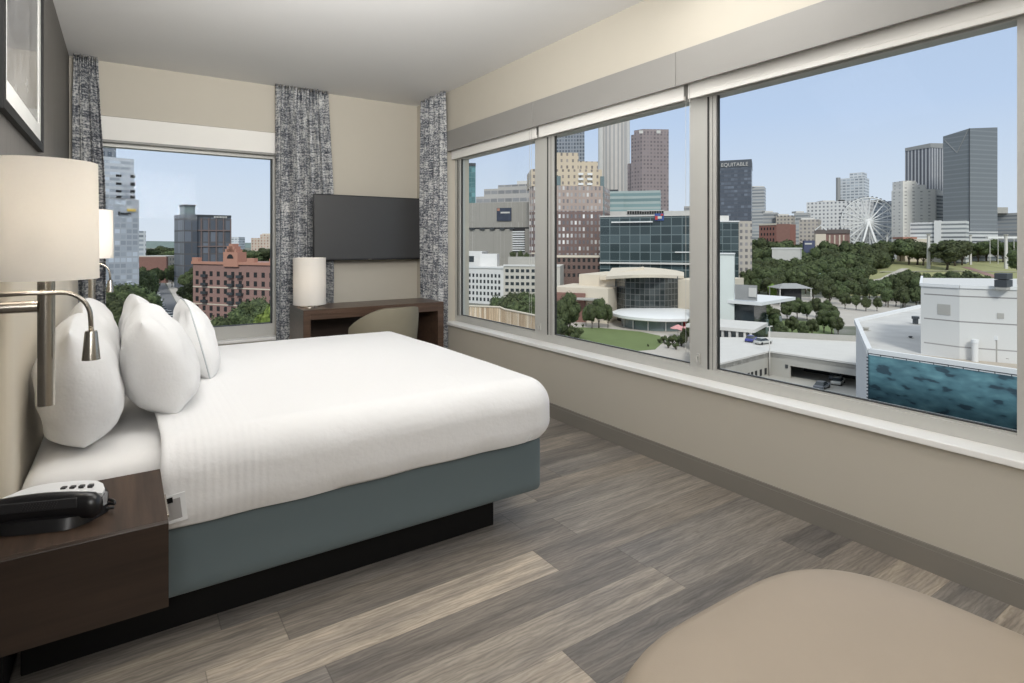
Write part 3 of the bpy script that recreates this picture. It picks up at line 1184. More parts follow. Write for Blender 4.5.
bmesh.ops.recalc_face_normals(bm, faces=bm.faces[:])
obj('backrest', bm, M_OLIVE, ch, True, auto=50)
bm = rbox(-0.245, 0.245, -0.235, 0.22, 0.38, 0.465, 0.04, (16, 16, 6))
obj('seat', bm, M_OLIVE, ch, True)
for sx, sy in ((-1, -1), (1, -1), (-1, 1), (1, 1)):
    bm = B()
    tube(bm, [(sx * 0.20, sy * 0.18, 0.385), (sx * 0.225, sy * 0.205, 0.0)], [0.018, 0.012], 12)
    obj('leg', bm, M_DESK, ch, True, auto=40)

# ------------------------------------------------------------------ leather ottoman
ot = thing('ottoman', 'tan leather ottoman with rounded corners in the foreground', 'ottoman', (1.16, 0.392, 0))
bm = B()
NS = 96


def sup(a, ax, ay, n):
    c, s = math.cos(a), math.sin(a)
    return (ax * math.copysign(abs(c) ** (2 / n), c), ay * math.copysign(abs(s) ** (2 / n), s))


prof = [(0.02, 0.06), (0.90, 0.06), (0.975, 0.075), (1.0, 0.11), (1.005, 0.25), (1.0, 0.375), (0.985, 0.412), (0.955, 0.437), (0.90, 0.450), (0.75, 0.459), (0.5, 0.464), (0.25, 0.466), (0.02, 0.467)]
rings = []
for s_, z in prof:
    rings.append([])
    for k in range(NS):
        a = 2 * PI * k / NS
        x, y = sup(a, 0.485, 0.492, 3.5)
        rings[-1].append(bm.verts.new((x * s_, y * s_, z)))
for a, b in zip(rings, rings[1:]):
    for k in range(NS):
        bm.faces.new((a[k], a[(k + 1) % NS], b[(k + 1) % NS], b[k]))
bm.faces.new(rings[0][::-1])
bm.faces.new(rings[-1])
obj('cushion', bm, M_LEATHER, ot, True)
for sx, sy in ((-1, -1), (1, -1), (-1, 1), (1, 1)):
    bm = B()
    tube(bm, [(sx * 0.30, sy * 0.31, 0.065), (sx * 0.31, sy * 0.32, 0.0)], [0.022, 0.016], 14)
    obj('leg', bm, M_DESK, ot, True, auto=40)
# ================================================================== the city outside
def ground_patch(name, pts, z, mat, kind='structure', label=None):
    bm = B()
    prism(bm, pts, z - 0.3, z)
    o = obj(name, bm, mat)
    o['kind'] = kind
    if label:
        o['label'] = label
    return o


def mk_ground():
    m = Mat('city_ground')
    v = m.coords('Object')
    n = m.noise(v, 0.02, 5, 0.6)
    c = m.ramp(n, [(0.35, (0.075, 0.095, 0.055)), (0.5, (0.14, 0.15, 0.11)), (0.62, (0.26, 0.25, 0.23))])
    m.bsdf(Base_Color=c, Roughness=0.95)
    return m.done()


M_GROUND = mk_ground()
M_HILL = plain('distant_hill_green', (0.16, 0.205, 0.19), 1.0, var=0.2, scale=0.02)
M_LAWN = plain('lawn', (0.150, 0.195, 0.072), 1.0, var=0.15, scale=0.3)
M_DRYLAWN = plain('dry_lawn', (0.30, 0.30, 0.14), 1.0, var=0.22, scale=0.08)
M_ASPH = plain('asphalt', (0.155, 0.155, 0.16), 0.9, var=0.12, scale=0.4)
M_PLAZA = plain('pale_paving', (0.50, 0.46, 0.41), 0.9, var=0.10, scale=0.25)
M_CONC = plain('concrete', (0.42, 0.405, 0.37), 0.9, var=0.10, scale=0.35)
M_CONCL = plain('pale_concrete', (0.62, 0.60, 0.565), 0.85, var=0.07, scale=0.4)
M_WHITE = plain('white_render', (0.72, 0.71, 0.69), 0.8, var=0.05, scale=0.3)
M_WMETAL = plain('white_metal', (0.78, 0.78, 0.77), 0.5, var=0.03)
M_DGLASS = plain('dark_glass', (0.035, 0.045, 0.052), 0.12, var=0.3, scale=0.4, spec=0.8)
M_GGLASS = plain('green_grey_glass', (0.16, 0.21, 0.21), 0.15, var=0.2, scale=0.3, spec=0.8)
M_BRICKR = plain('red_brick', (0.235, 0.125, 0.102), 0.9, var=0.12, scale=0.5)
M_BRICKT = plain('pink_brick', (0.30, 0.183, 0.158), 0.9, var=0.10, scale=0.5)
M_TERRA = plain('terracotta_band', (0.46, 0.235, 0.17), 0.85, var=0.1)
M_CREAM = plain('cream_stone', (0.66, 0.585, 0.475), 0.85, var=0.06, scale=0.3)
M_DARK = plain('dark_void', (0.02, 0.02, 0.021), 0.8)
M_ROOFG = plain('grey_roof', (0.33, 0.33, 0.325), 0.9, var=0.1, scale=0.4)
M_PIER = plain('brown_pier', (0.20, 0.150, 0.140), 0.85, var=0.1)
M_YELLOW = plain('yellow_sign', (0.75, 0.52, 0.10), 0.6)
M_BLUE = plain('blue_panel', (0.05, 0.10, 0.30), 0.5)
M_REDP = plain('red_panel', (0.55, 0.06, 0.05), 0.5)
M_RAIL = plain('dark_rail', (0.05, 0.055, 0.06), 0.5)


def mk_planks():
    m = Mat('weathered_fence_planks')
    tc = m.n('TexCoord')
    sp = m.n('SeparateXYZ', {0: tc.outputs['UV']})
    fu = m.math('DIVIDE', sp.outputs[0], 0.30)
    wn = m.n('TexWhiteNoise', {'W': m.math('FLOOR', fu)}, noise_dimensions='1D')
    c = m.ramp(wn.outputs[0], [(0.0, (0.48, 0.34, 0.22)), (0.5, (0.66, 0.52, 0.36)), (1.0, (0.80, 0.69, 0.54))])
    n = m.noise(m.coords('UV', (12, 0.8, 1)), 1.5, 4)
    c = m.mix(1.0, c, m.ramp(n, [(0.3, (0.75, 0.72, 0.7)), (0.7, (1.1, 1.1, 1.1))]), 'MULTIPLY')
    gap = m.math('GREATER_THAN', m.math('ABSOLUTE', m.math('SUBTRACT', m.math('FRACT', fu), 0.5)), 0.46)
    c = m.mix(gap, c, (0.13, 0.09, 0.06))
    m.bsdf(Base_Color=c, Roughness=0.85)
    return m.done()


def mk_banner():
    m = Mat('underwater_banner')
    v = m.coords('UV', (0.55, 1.25, 1), (0, 0, R(-24)))
    n = m.noise(v, 0.95, 2, 0.5)
    n2 = m.noise(m.coords('UV'), 0.35, 3, 0.5)
    c = m.ramp(n, [(0.36, (0.016, 0.045, 0.062)), (0.42, (0.055, 0.135, 0.162)), (0.58, (0.080, 0.185, 0.212)), (0.72, (0.115, 0.24, 0.262))])
    c = m.mix(1.0, c, m.ramp(n2, [(0.3, (0.65, 0.7, 0.75)), (0.7, (1.2, 1.2, 1.2))]), 'MULTIPLY')
    m.bsdf(Base_Color=c, Roughness=0.7)
    return m.done()


# ground, roads and lawns
bm = B()
N = 48
cv = bm.verts.new((0, 0, 0))
ringv = [bm.verts.new((5200 * math.cos(2 * PI * k / N), 5200 * math.sin(2 * PI * k / N), 0)) for k in range(N)]
for k in range(N):
    bm.faces.new((cv, ringv[k], ringv[(k + 1) % N]))
o = obj('ground', bm, M_GROUND)
o.location = (0, 0, GZ)
o['kind'] = 'structure'

# low hills on the horizon
bm = B()
prev = None
for k in range(161):
    px = -350 + k * 12
    h = zat(242.0 - 3.4 * mnoise.noise(Vector((k * 0.11, 3.3, 0))) - 1.2 * mnoise.noise(Vector((k * 0.5, 1.3, 0))), 3600)
    a = Vector((*G(px, 3600), GZ - 2))
    t = Vector((*G(px, 3750), h))
    c = Vector((*G(px, 4300), GZ - 2))
    cur = [bm.verts.new(p) for p in (a, t, c)]
    if prev:
        for q in range(2):
            bm.faces.new((prev[q], cur[q], cur[q + 1], prev[q + 1]))
    prev = cur
obj('hills', bm, M_HILL, None, True)['kind'] = 'structure'

ground_patch('road_1', [G(146, 560), G(158, 560), G(186, 206), G(168, 190), G(150, 190)], GZ + 0.06, M_ASPH, label='grey street running away from the hotel')
ground_patch('road_2', [G(176, 206), G(300, 190), G(300, 168), G(150, 176)], GZ + 0.04, M_ASPH, label='street in front of the brick apartments')
ground_patch('pavement_1', [G(160, 560), G(166, 560), G(196, 212), G(186, 206)], GZ + 0.10, M_PLAZA)
ground_patch('lawn_1', [G(573, 187), G(600, 186), G(640, 178), G(660, 170), G(664, 160), G(655, 148), G(600, 142), G(520, 160)], GZ + 0.10, M_LAWN, label='green lawn below the museum')
ground_patch('plaza_1', [G(540, 230), G(760, 230), G(760, 125), G(480, 150)], GZ + 0.05, M_PLAZA, label='pale paved museum plaza')
ground_patch('plaza_2', [G(716, 128), G(900, 128), G(900, 100), G(716, 100)], GZ + 0.04, M_CONC)
ground_patch('road_3', [G(430, 120), G(716, 99), G(1010, 96), G(1080, 22), G(380, 22)], GZ + 0.03, M_ASPH, label='asphalt yard below the hotel windows')
ground_patch('plaza_3', [G(745, 300), G(900, 285), G(900, 190), G(832, 190), G(832, 206), G(745, 212)], GZ + 0.05, M_PLAZA, label='paved square among the park trees')
def hill_z(Z):
    """the park rises away from the hotel"""
    t = max(0.0, min(1.0, (Z - 300) / 170))
    return GZ + 0.05 + t * 12.6


bm = B()
rows = []
for k in range(18):
    Zk = 300 + 14 * k
    row = []
    for i_ in range(15):
        pxk = 838 + 16 * i_
        e_ = min(1.0, i_ / 2.5)
        row.append(bm.verts.new((*G(pxk, Zk), GZ + 0.05 + (hill_z(Zk) - GZ) * e_)))
    rows.append(row)
for a_, b_ in zip(rows, rows[1:]):
    for i_ in range(14):
        bm.faces.new((a_[i_], a_[i_ + 1], b_[i_ + 1], b_[i_]))
obj('lawn_2', bm, M_DRYLAWN, None, True)['kind'] = 'structure'

for nm_, pts_ in (('path_1', [(880, 400), (940, 405), (1040, 398)]), ('path_2', [(1040, 340), (995, 372), (965, 430)]), ('path_3', [(868, 352), (885, 366), (905, 420)])):
    bm = B()
    prev = None
    fine = []
    for (p0, z0), (p1, z1) in zip(pts_, pts_[1:]):
        fine += [(p0 + (p1 - p0) * k / 8, z0 + (z1 - z0) * k / 8) for k in range(8)]
    for pxk, Zk in fine + [pts_[-1]]:
        c = Vector(G(pxk, Zk))
        wv = Vector((2.2, 1.2)) if nm_ == 'path_1' else Vector((2.4, -1.6))
        cur = [bm.verts.new((c.x + s_ * wv.x, c.y + s_ * wv.y, hill_z(Zk) + 0.22)) for s_ in (-1, 1)]
        if prev:
            bm.faces.new((prev[0], prev[1], cur[1], cur[0]))
        prev = cur
    obj(nm_, bm, M_PLAZA if nm_ != 'path_2' else M_BRICKT)['kind'] = 'structure'


# ---------------------------------------------------------------- buildings
def foot(px1, Z1, px2, Z2, depth):
    """footprint from the front wall's two ends, going back by depth"""
    a = Vector(G(px1, Z1))
    b = Vector(G(px2, Z2))
    d = (b - a).normalized()
    n = Vector((-d.y, d.x))
    if n.dot((a + b) / 2) < 0:
        n = -n
    return [tuple(a), tuple(b), tuple(b + n * depth), tuple(a + n * depth)]


def footp(px1, px2, Z, depth):
    """footprint whose front is square to the line of sight at its middle"""
    t = ((px1 + px2) / 2 - 512) / FOC
    dX = (px2 - px1) / FOC * Z
    return foot(px1, Z + t * dX / 2, px2, Z - t * dX / 2, depth)


def bld(name, lab, fp, zt, mat, zb=GZ, group=None, parapet=None, cat='building', tops=None):
    cx = sum(p[0] for p in fp) / len(fp)
    cy = sum(p[1] for p in fp) / len(fp)
    root = thing(name, lab, cat, (cx, cy, zb), group=group)
    bm = B()
    prism(bm, fp, zb, zt, zt=tops)
    obj('walls', bm, mat, root, off=(cx, cy, zb))
    if parapet:
        h, pm = parapet
        add_prism(root, 'parapet', inflate(fp, 0.25), zt - 0.2, zt + h, pm)
    return root


def inflate(fp, d):
    cx = sum(p[0] for p in fp) / len(fp)
    cy = sum(p[1] for p in fp) / len(fp)
    out = []
    for p in fp:
        v = Vector((p[0] - cx, p[1] - cy))
        out.append((cx + v.x * (1 + d / max(v.length, 0.1)), cy + v.y * (1 + d / max(v.length, 0.1))))
    return out


def add_prism(root, name, fp, z0, z1, mat, tops=None, parent=None):
    bm = B()
    prism(bm, fp, z0, z1, zt=tops)
    return obj(name, bm, mat, parent or root, off=root.location)


def frame_of(fp, i=0, j=1):
    a = Vector((*fp[i], 0))
    b = Vector((*fp[j], 0))
    d = (b - a).normalized()
    n = Vector((d.y, -d.x, 0))
    if n.dot(a) > 0:
        n = -n
    return a, d, n, (b - a).length


def wins(root, fp, us, zs, w, h, mat, i=0, j=1, name='window', out=0.06, frame=None, skip=None):
    """separate window parts on one wall: us along the wall, zs heights of their lower edge"""
    a, d, n, L = frame_of(fp, i, j)
    bm = B()
    M = Matrix((( d.x, n.x, 0, 0), (d.y, n.y, 0, 0), (0, 0, 1, 0), (0, 0, 0, 1)))
    box(bm, -w / 2, w / 2, -0.25, out, 0, h, M=M)
    bmesh.ops.recalc_face_normals(bm, faces=bm.faces[:])
    first = None
    cnt = 0
    for zi, z in enumerate(zs):
        for ui, u in enumerate(us):
            if skip and skip(ui, zi):
                continue
            p = a + d * u - root.location
            if first is None:
                first = obj(name, bm, mat, root)
                q = first
            else:
                q = first.copy()
                COL.objects.link(q)
                q.parent = root
            q.location = (p.x, p.y, z - root.location.z)
            cnt += 1
    return cnt


def bar(root, name, fp, u0, u1, z0, z1, mat, i=0, j=1, out=0.15, back=0.3, parent=None):
    a, d, n, L = frame_of(fp, i, j)
    bm = B()
    M = Matrix(((d.x, n.x, 0, a.x), (d.y, n.y, 0, a.y), (0, 0, 1, 0), (0, 0, 0, 1)))
    box(bm, u0, u1, -back, out, z0, z1, M=M)
    bmesh.ops.recalc_face_normals(bm, faces=bm.faces[:])
    return obj(name, bm, mat, parent or root, off=root.location)


def text_mesh(root, body, fp, u, z, size, mat, i=0, j=1, out=0.2, name='lettering', width=None):
    a, d, n, L = frame_of(fp, i, j)
    cu = bpy.data.curves.new(name, 'FONT')
    cu.body = body
    cu.size = size
    cu.extrude = 0.08
    cu.align_x = 'CENTER'
    tmp = bpy.data.objects.new(name, cu)
    COL.objects.link(tmp)
    bpy.context.view_layer.update()
    me = bpy.data.meshes.new_from_object(tmp.evaluated_get(bpy.context.evaluated_depsgraph_get()))
    bpy.data.objects.remove(tmp)
    if width:
        xs = [v.co.x for v in me.vertices]
        k = width / max(0.01, max(xs) - min(xs))
        for v in me.vertices:
            v.co.x *= k
    p = a + d * u + n * out - root.location
    sgn = 1 if (d.x * n.y - d.y * n.x) < 0 else -1
    M = Matrix(((d.x * sgn, 0, n.x, p.x), (d.y * sgn, 0, n.y, p.y), (0, 1, 0, z - root.location.z), (0, 0, 0, 1)))
    me.transform(M)
    me.materials.append(mat)
    o = bpy.data.objects.new(name, me)
    COL.objects.link(o)
    o.parent = root
    return o


F_LIGHTGLASS = facade('pale_banded_glass', (0.58, 0.60, 0.63), (0.33, 0.36, 0.40), 1.9, 3.0, 0.5, 0.94, 0.35, 0.4)
F_LIGHTGLASS2 = facade('blue_grey_curtain_wall', (0.42, 0.445, 0.48), (0.30, 0.325, 0.36), 1.9, 1.7, 0.70, 0.82, 0.35, 0.4)
F_DARKOFF = facade('slate_office_grid', (0.115, 0.110, 0.115), (0.085, 0.095, 0.115), 7.0, 4.2, 0.86, 0.82, 0.3, 0.6)
F_APART = facade('cream_tower_stripes', (0.58, 0.50, 0.42), (0.30, 0.19, 0.15), 3.2, 3.4, 0.60, 0.45, 0.4, 0.8)
F_TEALT = facade('teal_tower_glass', (0.105, 0.200, 0.205), (0.085, 0.180, 0.185), 3.6, 3.0, 0.82, 0.9, 0.1, 0.3)
F_CNN = facade('ribbed_concrete', (0.355, 0.335, 0.300), (0.30, 0.283, 0.255), 40, 2.2, 0.98, 0.12, 0.8, 0.9)
F_CNN2 = facade('stepped_concrete', (0.42, 0.40, 0.375), (0.20, 0.20, 0.205), 6.5, 5.0, 0.35, 0.9, 0.3, 0.9)
F_BRICKTOW = facade('brick_residences', (0.205, 0.140, 0.125), (0.17, 0.16, 0.17), 3.3, 2.1, 0.58, 0.50, 0.2, 0.85, glass2=(0.95, 0.93, 0.90))
F_BRICKMID = facade('pink_residences', (0.42, 0.33, 0.285), (0.22, 0.20, 0.20), 3.3, 2.1, 0.58, 0.48, 0.2, 0.85, glass2=(0.9, 0.88, 0.85))
F_BRICKCREAM = facade('cream_residences', (0.60, 0.50, 0.375), (0.20, 0.17, 0.15), 3.3, 3.0, 0.48, 0.34, 0.2, 0.85)
F_LATTICE = facade('grey_lattice_tower', (0.27, 0.285, 0.31), (0.10, 0.115, 0.14), 4.0, 3.2, 0.62, 0.62, 0.1, 0.5)
F_FLUTE = facade('fluted_tower', (0.60, 0.555, 0.51), (0.33, 0.32, 0.31), 400, 5.2, 0.98, 0.34, 0.3, 0.7)
F_BROWN = facade('brown_granite_grid', (0.30, 0.245, 0.24), (0.16, 0.135, 0.14), 3.8, 3.6, 0.50, 0.52, 0.15, 0.6)
F_BANDS = facade('green_grey_bands', (0.40, 0.46, 0.44), (0.17, 0.245, 0.245), 4.2, 60, 0.55, 0.998, 0.12, 0.5)
F_DGLASS = facade('dark_office_glass', (0.16, 0.20, 0.205), (0.030, 0.046, 0.050), 3.9, 4.6, 0.90, 0.93, 0.06, 0.4)
F_SLATE = facade('slate_tower_glass', (0.095, 0.105, 0.128), (0.085, 0.097, 0.12), 3.8, 3.0, 0.6, 0.9, 0.2, 0.35)
F_WGRID = facade('white_office_grid', (0.72, 0.71, 0.70), (0.20, 0.21, 0.225), 4.2, 4.0, 0.46, 0.44, 0.2, 0.8)
F_WBAND = facade('white_banded_tower', (0.60, 0.615, 0.63), (0.25, 0.275, 0.30), 4.0, 5.0, 0.5, 0.72, 0.2, 0.7)
F_GREYBAND = facade('grey_bands', (0.46, 0.46, 0.455), (0.22, 0.235, 0.25), 4.0, 30, 0.45, 0.99, 0.2, 0.7)
F_STRIPE = facade('dark_vertical_stripes', (0.50, 0.50, 0.51), (0.105, 0.108, 0.122), 400, 3.6, 0.99, 0.62, 0.2, 0.5)
F_BLUE = facade('mirror_blue_glass', (0.225, 0.240, 0.248), (0.185, 0.20, 0.208), 4.0, 100, 0.72, 0.998, 0.03, 0.08, glass2=(0.195, 0.21, 0.218), g_metal=0.1)
F_HOTEL = facade('white_hotel', (0.88, 0.84, 0.78), (0.42, 0.40, 0.38), 3.3, 7, 0.34, 0.30, 0.3, 0.85)
F_GARAGE = facade('white_garage_decks', (0.66, 0.66, 0.645), (0.13, 0.14, 0.145), 3.4, 60, 0.42, 0.99, 0.6, 0.8)
F_BEIGEW = facade('beige_low_offices', (0.50, 0.45, 0.39), (0.16, 0.15, 0.15), 3.6, 3.4, 0.5, 0.5, 0.3, 0.85)

# ---- seen through the end-wall window
fp = foot(78, 190, 134, 196, 26)
r = bld('office_tower', 'pale glass office tower with a yellow sign at the left of the end window', foot(76, 181, 139, 194, 30), zat(199, 190), F_LIGHTGLASS2)
f_ = foot(76, 181, 139, 194, 30)
add_prism(r, 'upper_tier', foot(76, 183, 134, 195, 26), zat(199, 190), zat(157, 190), F_LIGHTGLASS)
add_prism(r, 'roof_slab', foot(100, 187, 134.6, 195.2, 26), zat(199, 190), zat(197.5, 190), M_ROOFG)
a, d, n, L = frame_of(f_)
for zz in (177, 185, 192.5, 198):
    bar(r, 'balcony_band', f_, L * 0.62, L * 0.70, zat(zz, 190), zat(zz - 2.2, 190), M_DARK, out=0.6)
    bar(r, 'balcony_band', f_, L * 0.86, L * 0.925, zat(zz, 190), zat(zz - 3.2, 190), M_DARK, out=0.6)
# rooftop sign: small dark mark, short dark lettering and a yellow sweep
sg = bar(r, 'sign', f_, L * 0.655, L * 0.685, zat(215, 190), zat(211.5, 190), M_DARK, out=0.4)
for k in range(8):
    bar(r, 'sign_letter', f_, L * (0.70 + 0.021 * k), L * (0.713 + 0.021 * k), zat(214.5, 190), zat(213.0 if k % 2 else 212.3, 190), M_DARK, out=0.4, parent=None)
bar(r, 'sign_sweep', f_, L * 0.80, L * 0.94, zat(211, 190), zat(208.4, 190), M_YELLOW, out=0.4)
r = bld('office_tower', 'narrow dark slab rising behind the pale glass tower', footp(99, 116, 300, 20), zat(143, 300), F_LATTICE)
add_prism(r, 'roof_cap', footp(99, 116, 300, 20), zat(143, 300), zat(141, 300), M_ROOFG)
r = bld('apartment_block', 'small far grey apartment block beside the pale glass tower', footp(138, 146, 520, 20), zat(231, 520), F_WBAND)
r = bld('brick_building', 'low red brick building beyond the street', foot(132, 400, 166, 400, 24), zat(256, 400), F_BEIGEW)
add_prism(r, 'brick_front', foot(131.5, 399, 166.5, 399, 2), GZ, zat(257, 399), M_BRICKR)
fpd = foot(187, 346, 231, 361, 34)
r = bld('office_building', 'slate office block with a square corner turret in the end window', fpd, zat(217, 356), F_DARKOFF, parapet=(1.2, M_RAIL))
add_prism(r, 'corner_turret', foot(184, 343, 197, 348, 20), GZ, zat(216, 366), F_DARKOFF)
add_prism(r, 'turret_lantern', foot(184.5, 343.5, 195, 347.5, 9), zat(216, 366), zat(208.4, 366), M_GGLASS)
add_prism(r, 'turret_roof', inflate(foot(184.5, 343.5, 195, 347.5, 9), 0.8), zat(208.4, 366), zat(207, 366), M_RAIL)
a, d, n, L = frame_of(fpd)
for k in range(5):
    bar(r, 'pier', fpd, L * (0.30 + 0.17 * k), L * (0.325 + 0.17 * k), GZ, zat(218, 350), M_PIER, out=0.5)
for zz in (247, 231):
    bar(r, 'cornice_band', fpd, 0, L, zat(zz, 352), zat(zz - 1.2, 352), M_PIER, out=0.6)
for k in range(9):
    bar(r, 'sign_letter', fpd, L * (0.60 + 0.035 * k), L * (0.622 + 0.035 * k), zat(217.3, 348), zat(215.6, 348), M_CONCL, out=0.5)

# red brick apartments
fpb = foot(193, 207, 284, 190, 26)
zt = zat(263, 207)
r = bld('apartment_building', 'pink brick apartment house with a red gabled centre and rows of windows', fpb, zt, M_BRICKT)
a, d, n, L = frame_of(fpb)
zs_ = [zat(y, 204) for y in (276.0, 284.5, 293, 301.5, 310.5, 317.5)]
us_ = [L * (0.05 + 0.9 * k / 11) for k in range(12)]
wins(r, fpb, us_, zs_, 1.45, 1.7, M_DARK, name='window')
for z in (zs_[1] - 0.7, zs_[3] - 0.7, zs_[5] - 0.7):
    bar(r, 'stone_band', fpb, 0, L, z - 0.35, z, M_CREAM, out=0.12)
for z in zs_[:4]:
    for u in (0.0, 0.30, 0.40):
        bar(r, 'balcony', fpb, L * (u + 0.115), L * (u + 0.175), z - 0.35, z + 0.6, M_RAIL, out=1.0)
bar(r, 'cornice', fpb, -0.3, L + 0.3, zt - 0.3, zt + 0.6, M_TERRA, out=0.5, back=1.0)
for u0, u1 in ((0.0, 0.07), (0.62, 0.70), (0.86, 0.94)):
    bar(r, 'raised_parapet', fpb, L * u0, L * u1, zt + 0.6, zt + 2.0, M_TERRA, out=0.4, back=1.2)
bar(r, 'gable_block', fpb, L * 0.37, L * 0.53, zt - 1.0, zat(252, 202), M_TERRA, out=0.7, back=3)
# stepped gable with arched head
bm = B()
M = Matrix(((d.x, n.x, 0, a.x), (d.y, n.y, 0, a.y), (0, 0, 1, 0), (0, 0, 0, 1)))
z0 = zat(252, 202)
for w_, h_ in ((0.062, 1.0), (0.042, 2.0), (0.02, 2.9)):
    box(bm, L * (0.45 - w_), L * (0.45 + w_), -2.0, 0.6, z0 - 0.1, z0 + h_, M=M)
bmesh.ops.recalc_face_normals(bm, faces=bm.faces[:])
obj('stepped_gable', bm, M_TERRA, r, off=r.location)
bm = B()
for k in range(10):
    t0, t1 = PI * k / 10, PI * (k + 1) / 10
    c0 = a + d * (L * 0.45)
    q = [c0 + d * (1.5 * math.cos(t)) + Vector((0, 0, z0 - 2.2 + 1.5 * math.sin(t))) + n * o_ for o_ in (0.72, 0.8) for t in (t0, t1)]
    vs = [bm.verts.new(p) for p in q] + [bm.verts.new(c0 + Vector((0, 0, z0 - 2.2)) + n * 0.8)]
    bm.faces.new((vs[2], vs[3], vs[4]))
obj('arched_window', bm, M_DARK, r, off=r.location)
r = bld('hotel_tower', 'far beige hotel with reddish window stripes behind the brick apartments', foot(251, 640, 266, 640, 30), zat(238, 640), F_APART)
add_prism(r, 'stair_tower', foot(260, 632, 276, 632, 34), GZ, zat(234.5, 632), F_APART)
add_prism(r, 'roof_slab', foot(262, 633, 274, 633, 30), zat(234.5, 632), zat(233.5, 632), M_CREAM)
r = bld('office_block', 'tiny white far block on the horizon of the end window', foot(231, 900, 239, 900, 20), zat(237, 900), F_WBAND)

# ---- seen through the pane nearest the room corner
r = bld('glass_tower', 'dark teal glass tower at the left edge of the window wall view', footp(455, 475.6, 420, 34), zat(163.5, 420), F_TEALT)
add_prism(r, 'roof_band', inflate(footp(455, 475.6, 420, 34), 0.3), zat(166, 420), zat(163, 420), M_RAIL)
fc = foot(440, 350, 560, 330, 60)
r = bld('arena_building', 'massive ribbed concrete hall with a dark billboard', fc, zat(203, 345), F_CNN)
add_prism(r, 'upper_step', foot(476, 372, 560, 352, 40), zat(203, 345), zat(196, 366), F_CNN2)
add_prism(r, 'upper_step', foot(484, 380, 560, 360, 40), zat(196, 366), zat(188, 372), F_CNN2)
add_prism(r, 'upper_step', foot(498, 388, 560, 370, 40), zat(188, 372), zat(184, 380), F_CNN2)
add_prism(r, 'roof_box', foot(517, 395, 560, 382, 40), zat(184, 380), zat(180, 388), M_CONCL)
a, d, n, L = frame_of(fc)


def u_at(px, fp_, i=0, j=1):
    """distance along a wall where it is seen at px"""
    a_, d_, n_, L_ = frame_of(fp_, i, j)
    rr = ray(px, HOR)
    # solve a + d*u = t*r (2d)
    den = d_.x * rr.y - d_.y * rr.x
    return (a_.y * rr.x - a_.x * rr.y) / den


bar(r, 'billboard', fc, u_at(497, fc), u_at(511.5, fc), zat(221, 340), zat(208, 340), plain('navy_billboard', (0.035, 0.045, 0.075), 0.6, var=0.5, scale=0.4), out=0.6)
bar(r, 'billboard_emblem', fc, u_at(497.5, fc), u_at(500, fc), zat(211, 340), zat(208.4, 340), M_TERRA, out=0.8)
bar(r, 'billboard_caption', fc, u_at(501, fc), u_at(510, fc), zat(213.5, 340), zat(212, 340), M_CONCL, out=0.8)
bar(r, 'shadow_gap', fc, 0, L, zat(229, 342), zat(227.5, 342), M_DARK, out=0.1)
for k in range(9):
    bar(r, 'louver', fc, u_at(513, fc), u_at(525, fc), zat(232.5 + 2.3 * k, 338), zat(231.2 + 2.3 * k, 338), M_WMETAL, out=1.2)
bar(r, 'louver_recess', fc, u_at(513, fc), u_at(525, fc), zat(252, 338), zat(228.6, 338), M_DARK, out=0.25)
for k in range(5):
    bar(r, 'ledge_box', fc, u_at(470 + 10 * k, fc), u_at(475 + 10 * k, fc), zat(229.5, 342), zat(228.0, 342), M_RAIL, out=1.2)

# white loft building
fw1 = foot(458, 268, 503.5, 256, 24)
zt = zat(268, 258)
r = bld('loft_building', 'white loft building with five rows of windows and arched tops', fw1, zt, M_WHITE)
a, d, n, L = frame_of(fw1)
ys = (277.5, 283.5, 289.5, 295.5, 301.5)
wins(r, fw1, [u_at(466 + 3.7 * k, fw1) for k in range(10)], [zat(y, 259) for y in ys], 1.0, 1.55, M_DGLASS, name='window')
bar(r, 'cornice', fw1, 0, L, zt - 0.2, zt + 0.6, M_WMETAL, out=0.4)
add_prism(r, 'penthouse', foot(460, 285, 482, 283, 14), zt - 3, zat(251.5, 284), M_WHITE)
add_prism(r, 'stair_house', foot(480, 275, 497, 274, 8), zt - 1, zat(254, 274), M_WHITE)
bar(r, 'penthouse_windows', foot(460, 285, 482, 283, 14), u_at(466, foot(460, 285, 482, 283, 14)), u_at(474, foot(460, 285, 482, 283, 14)), zat(262, 284), zat(256, 284), M_DGLASS, out=0.1)
fw2 = foot(503.5, 254, 560, 250, 24)
zt2 = zat(266, 252)
r = bld('loft_building', 'beige loft building adjoining the white loft building', fw2, zt2, plain('pale_beige_render', (0.58, 0.545, 0.48), 0.85, var=0.05, scale=0.3))
wins(r, fw2, [u_at(507 + 5.2 * k, fw2) for k in range(7)], [zat(y, 252) for y in (272.5, 279, 285.5, 292)], 1.5, 1.4, M_DGLASS, name='window')
bar(r, 'cornice', fw2, 0, frame_of(fw2)[3], zt2 - 0.2, zt2 + 0.6, M_WHITE, out=0.4)
add_prism(r, 'roof_garden_wall', foot(508, 262, 540, 260, 6), zt2, zat(257, 261), M_CONC)

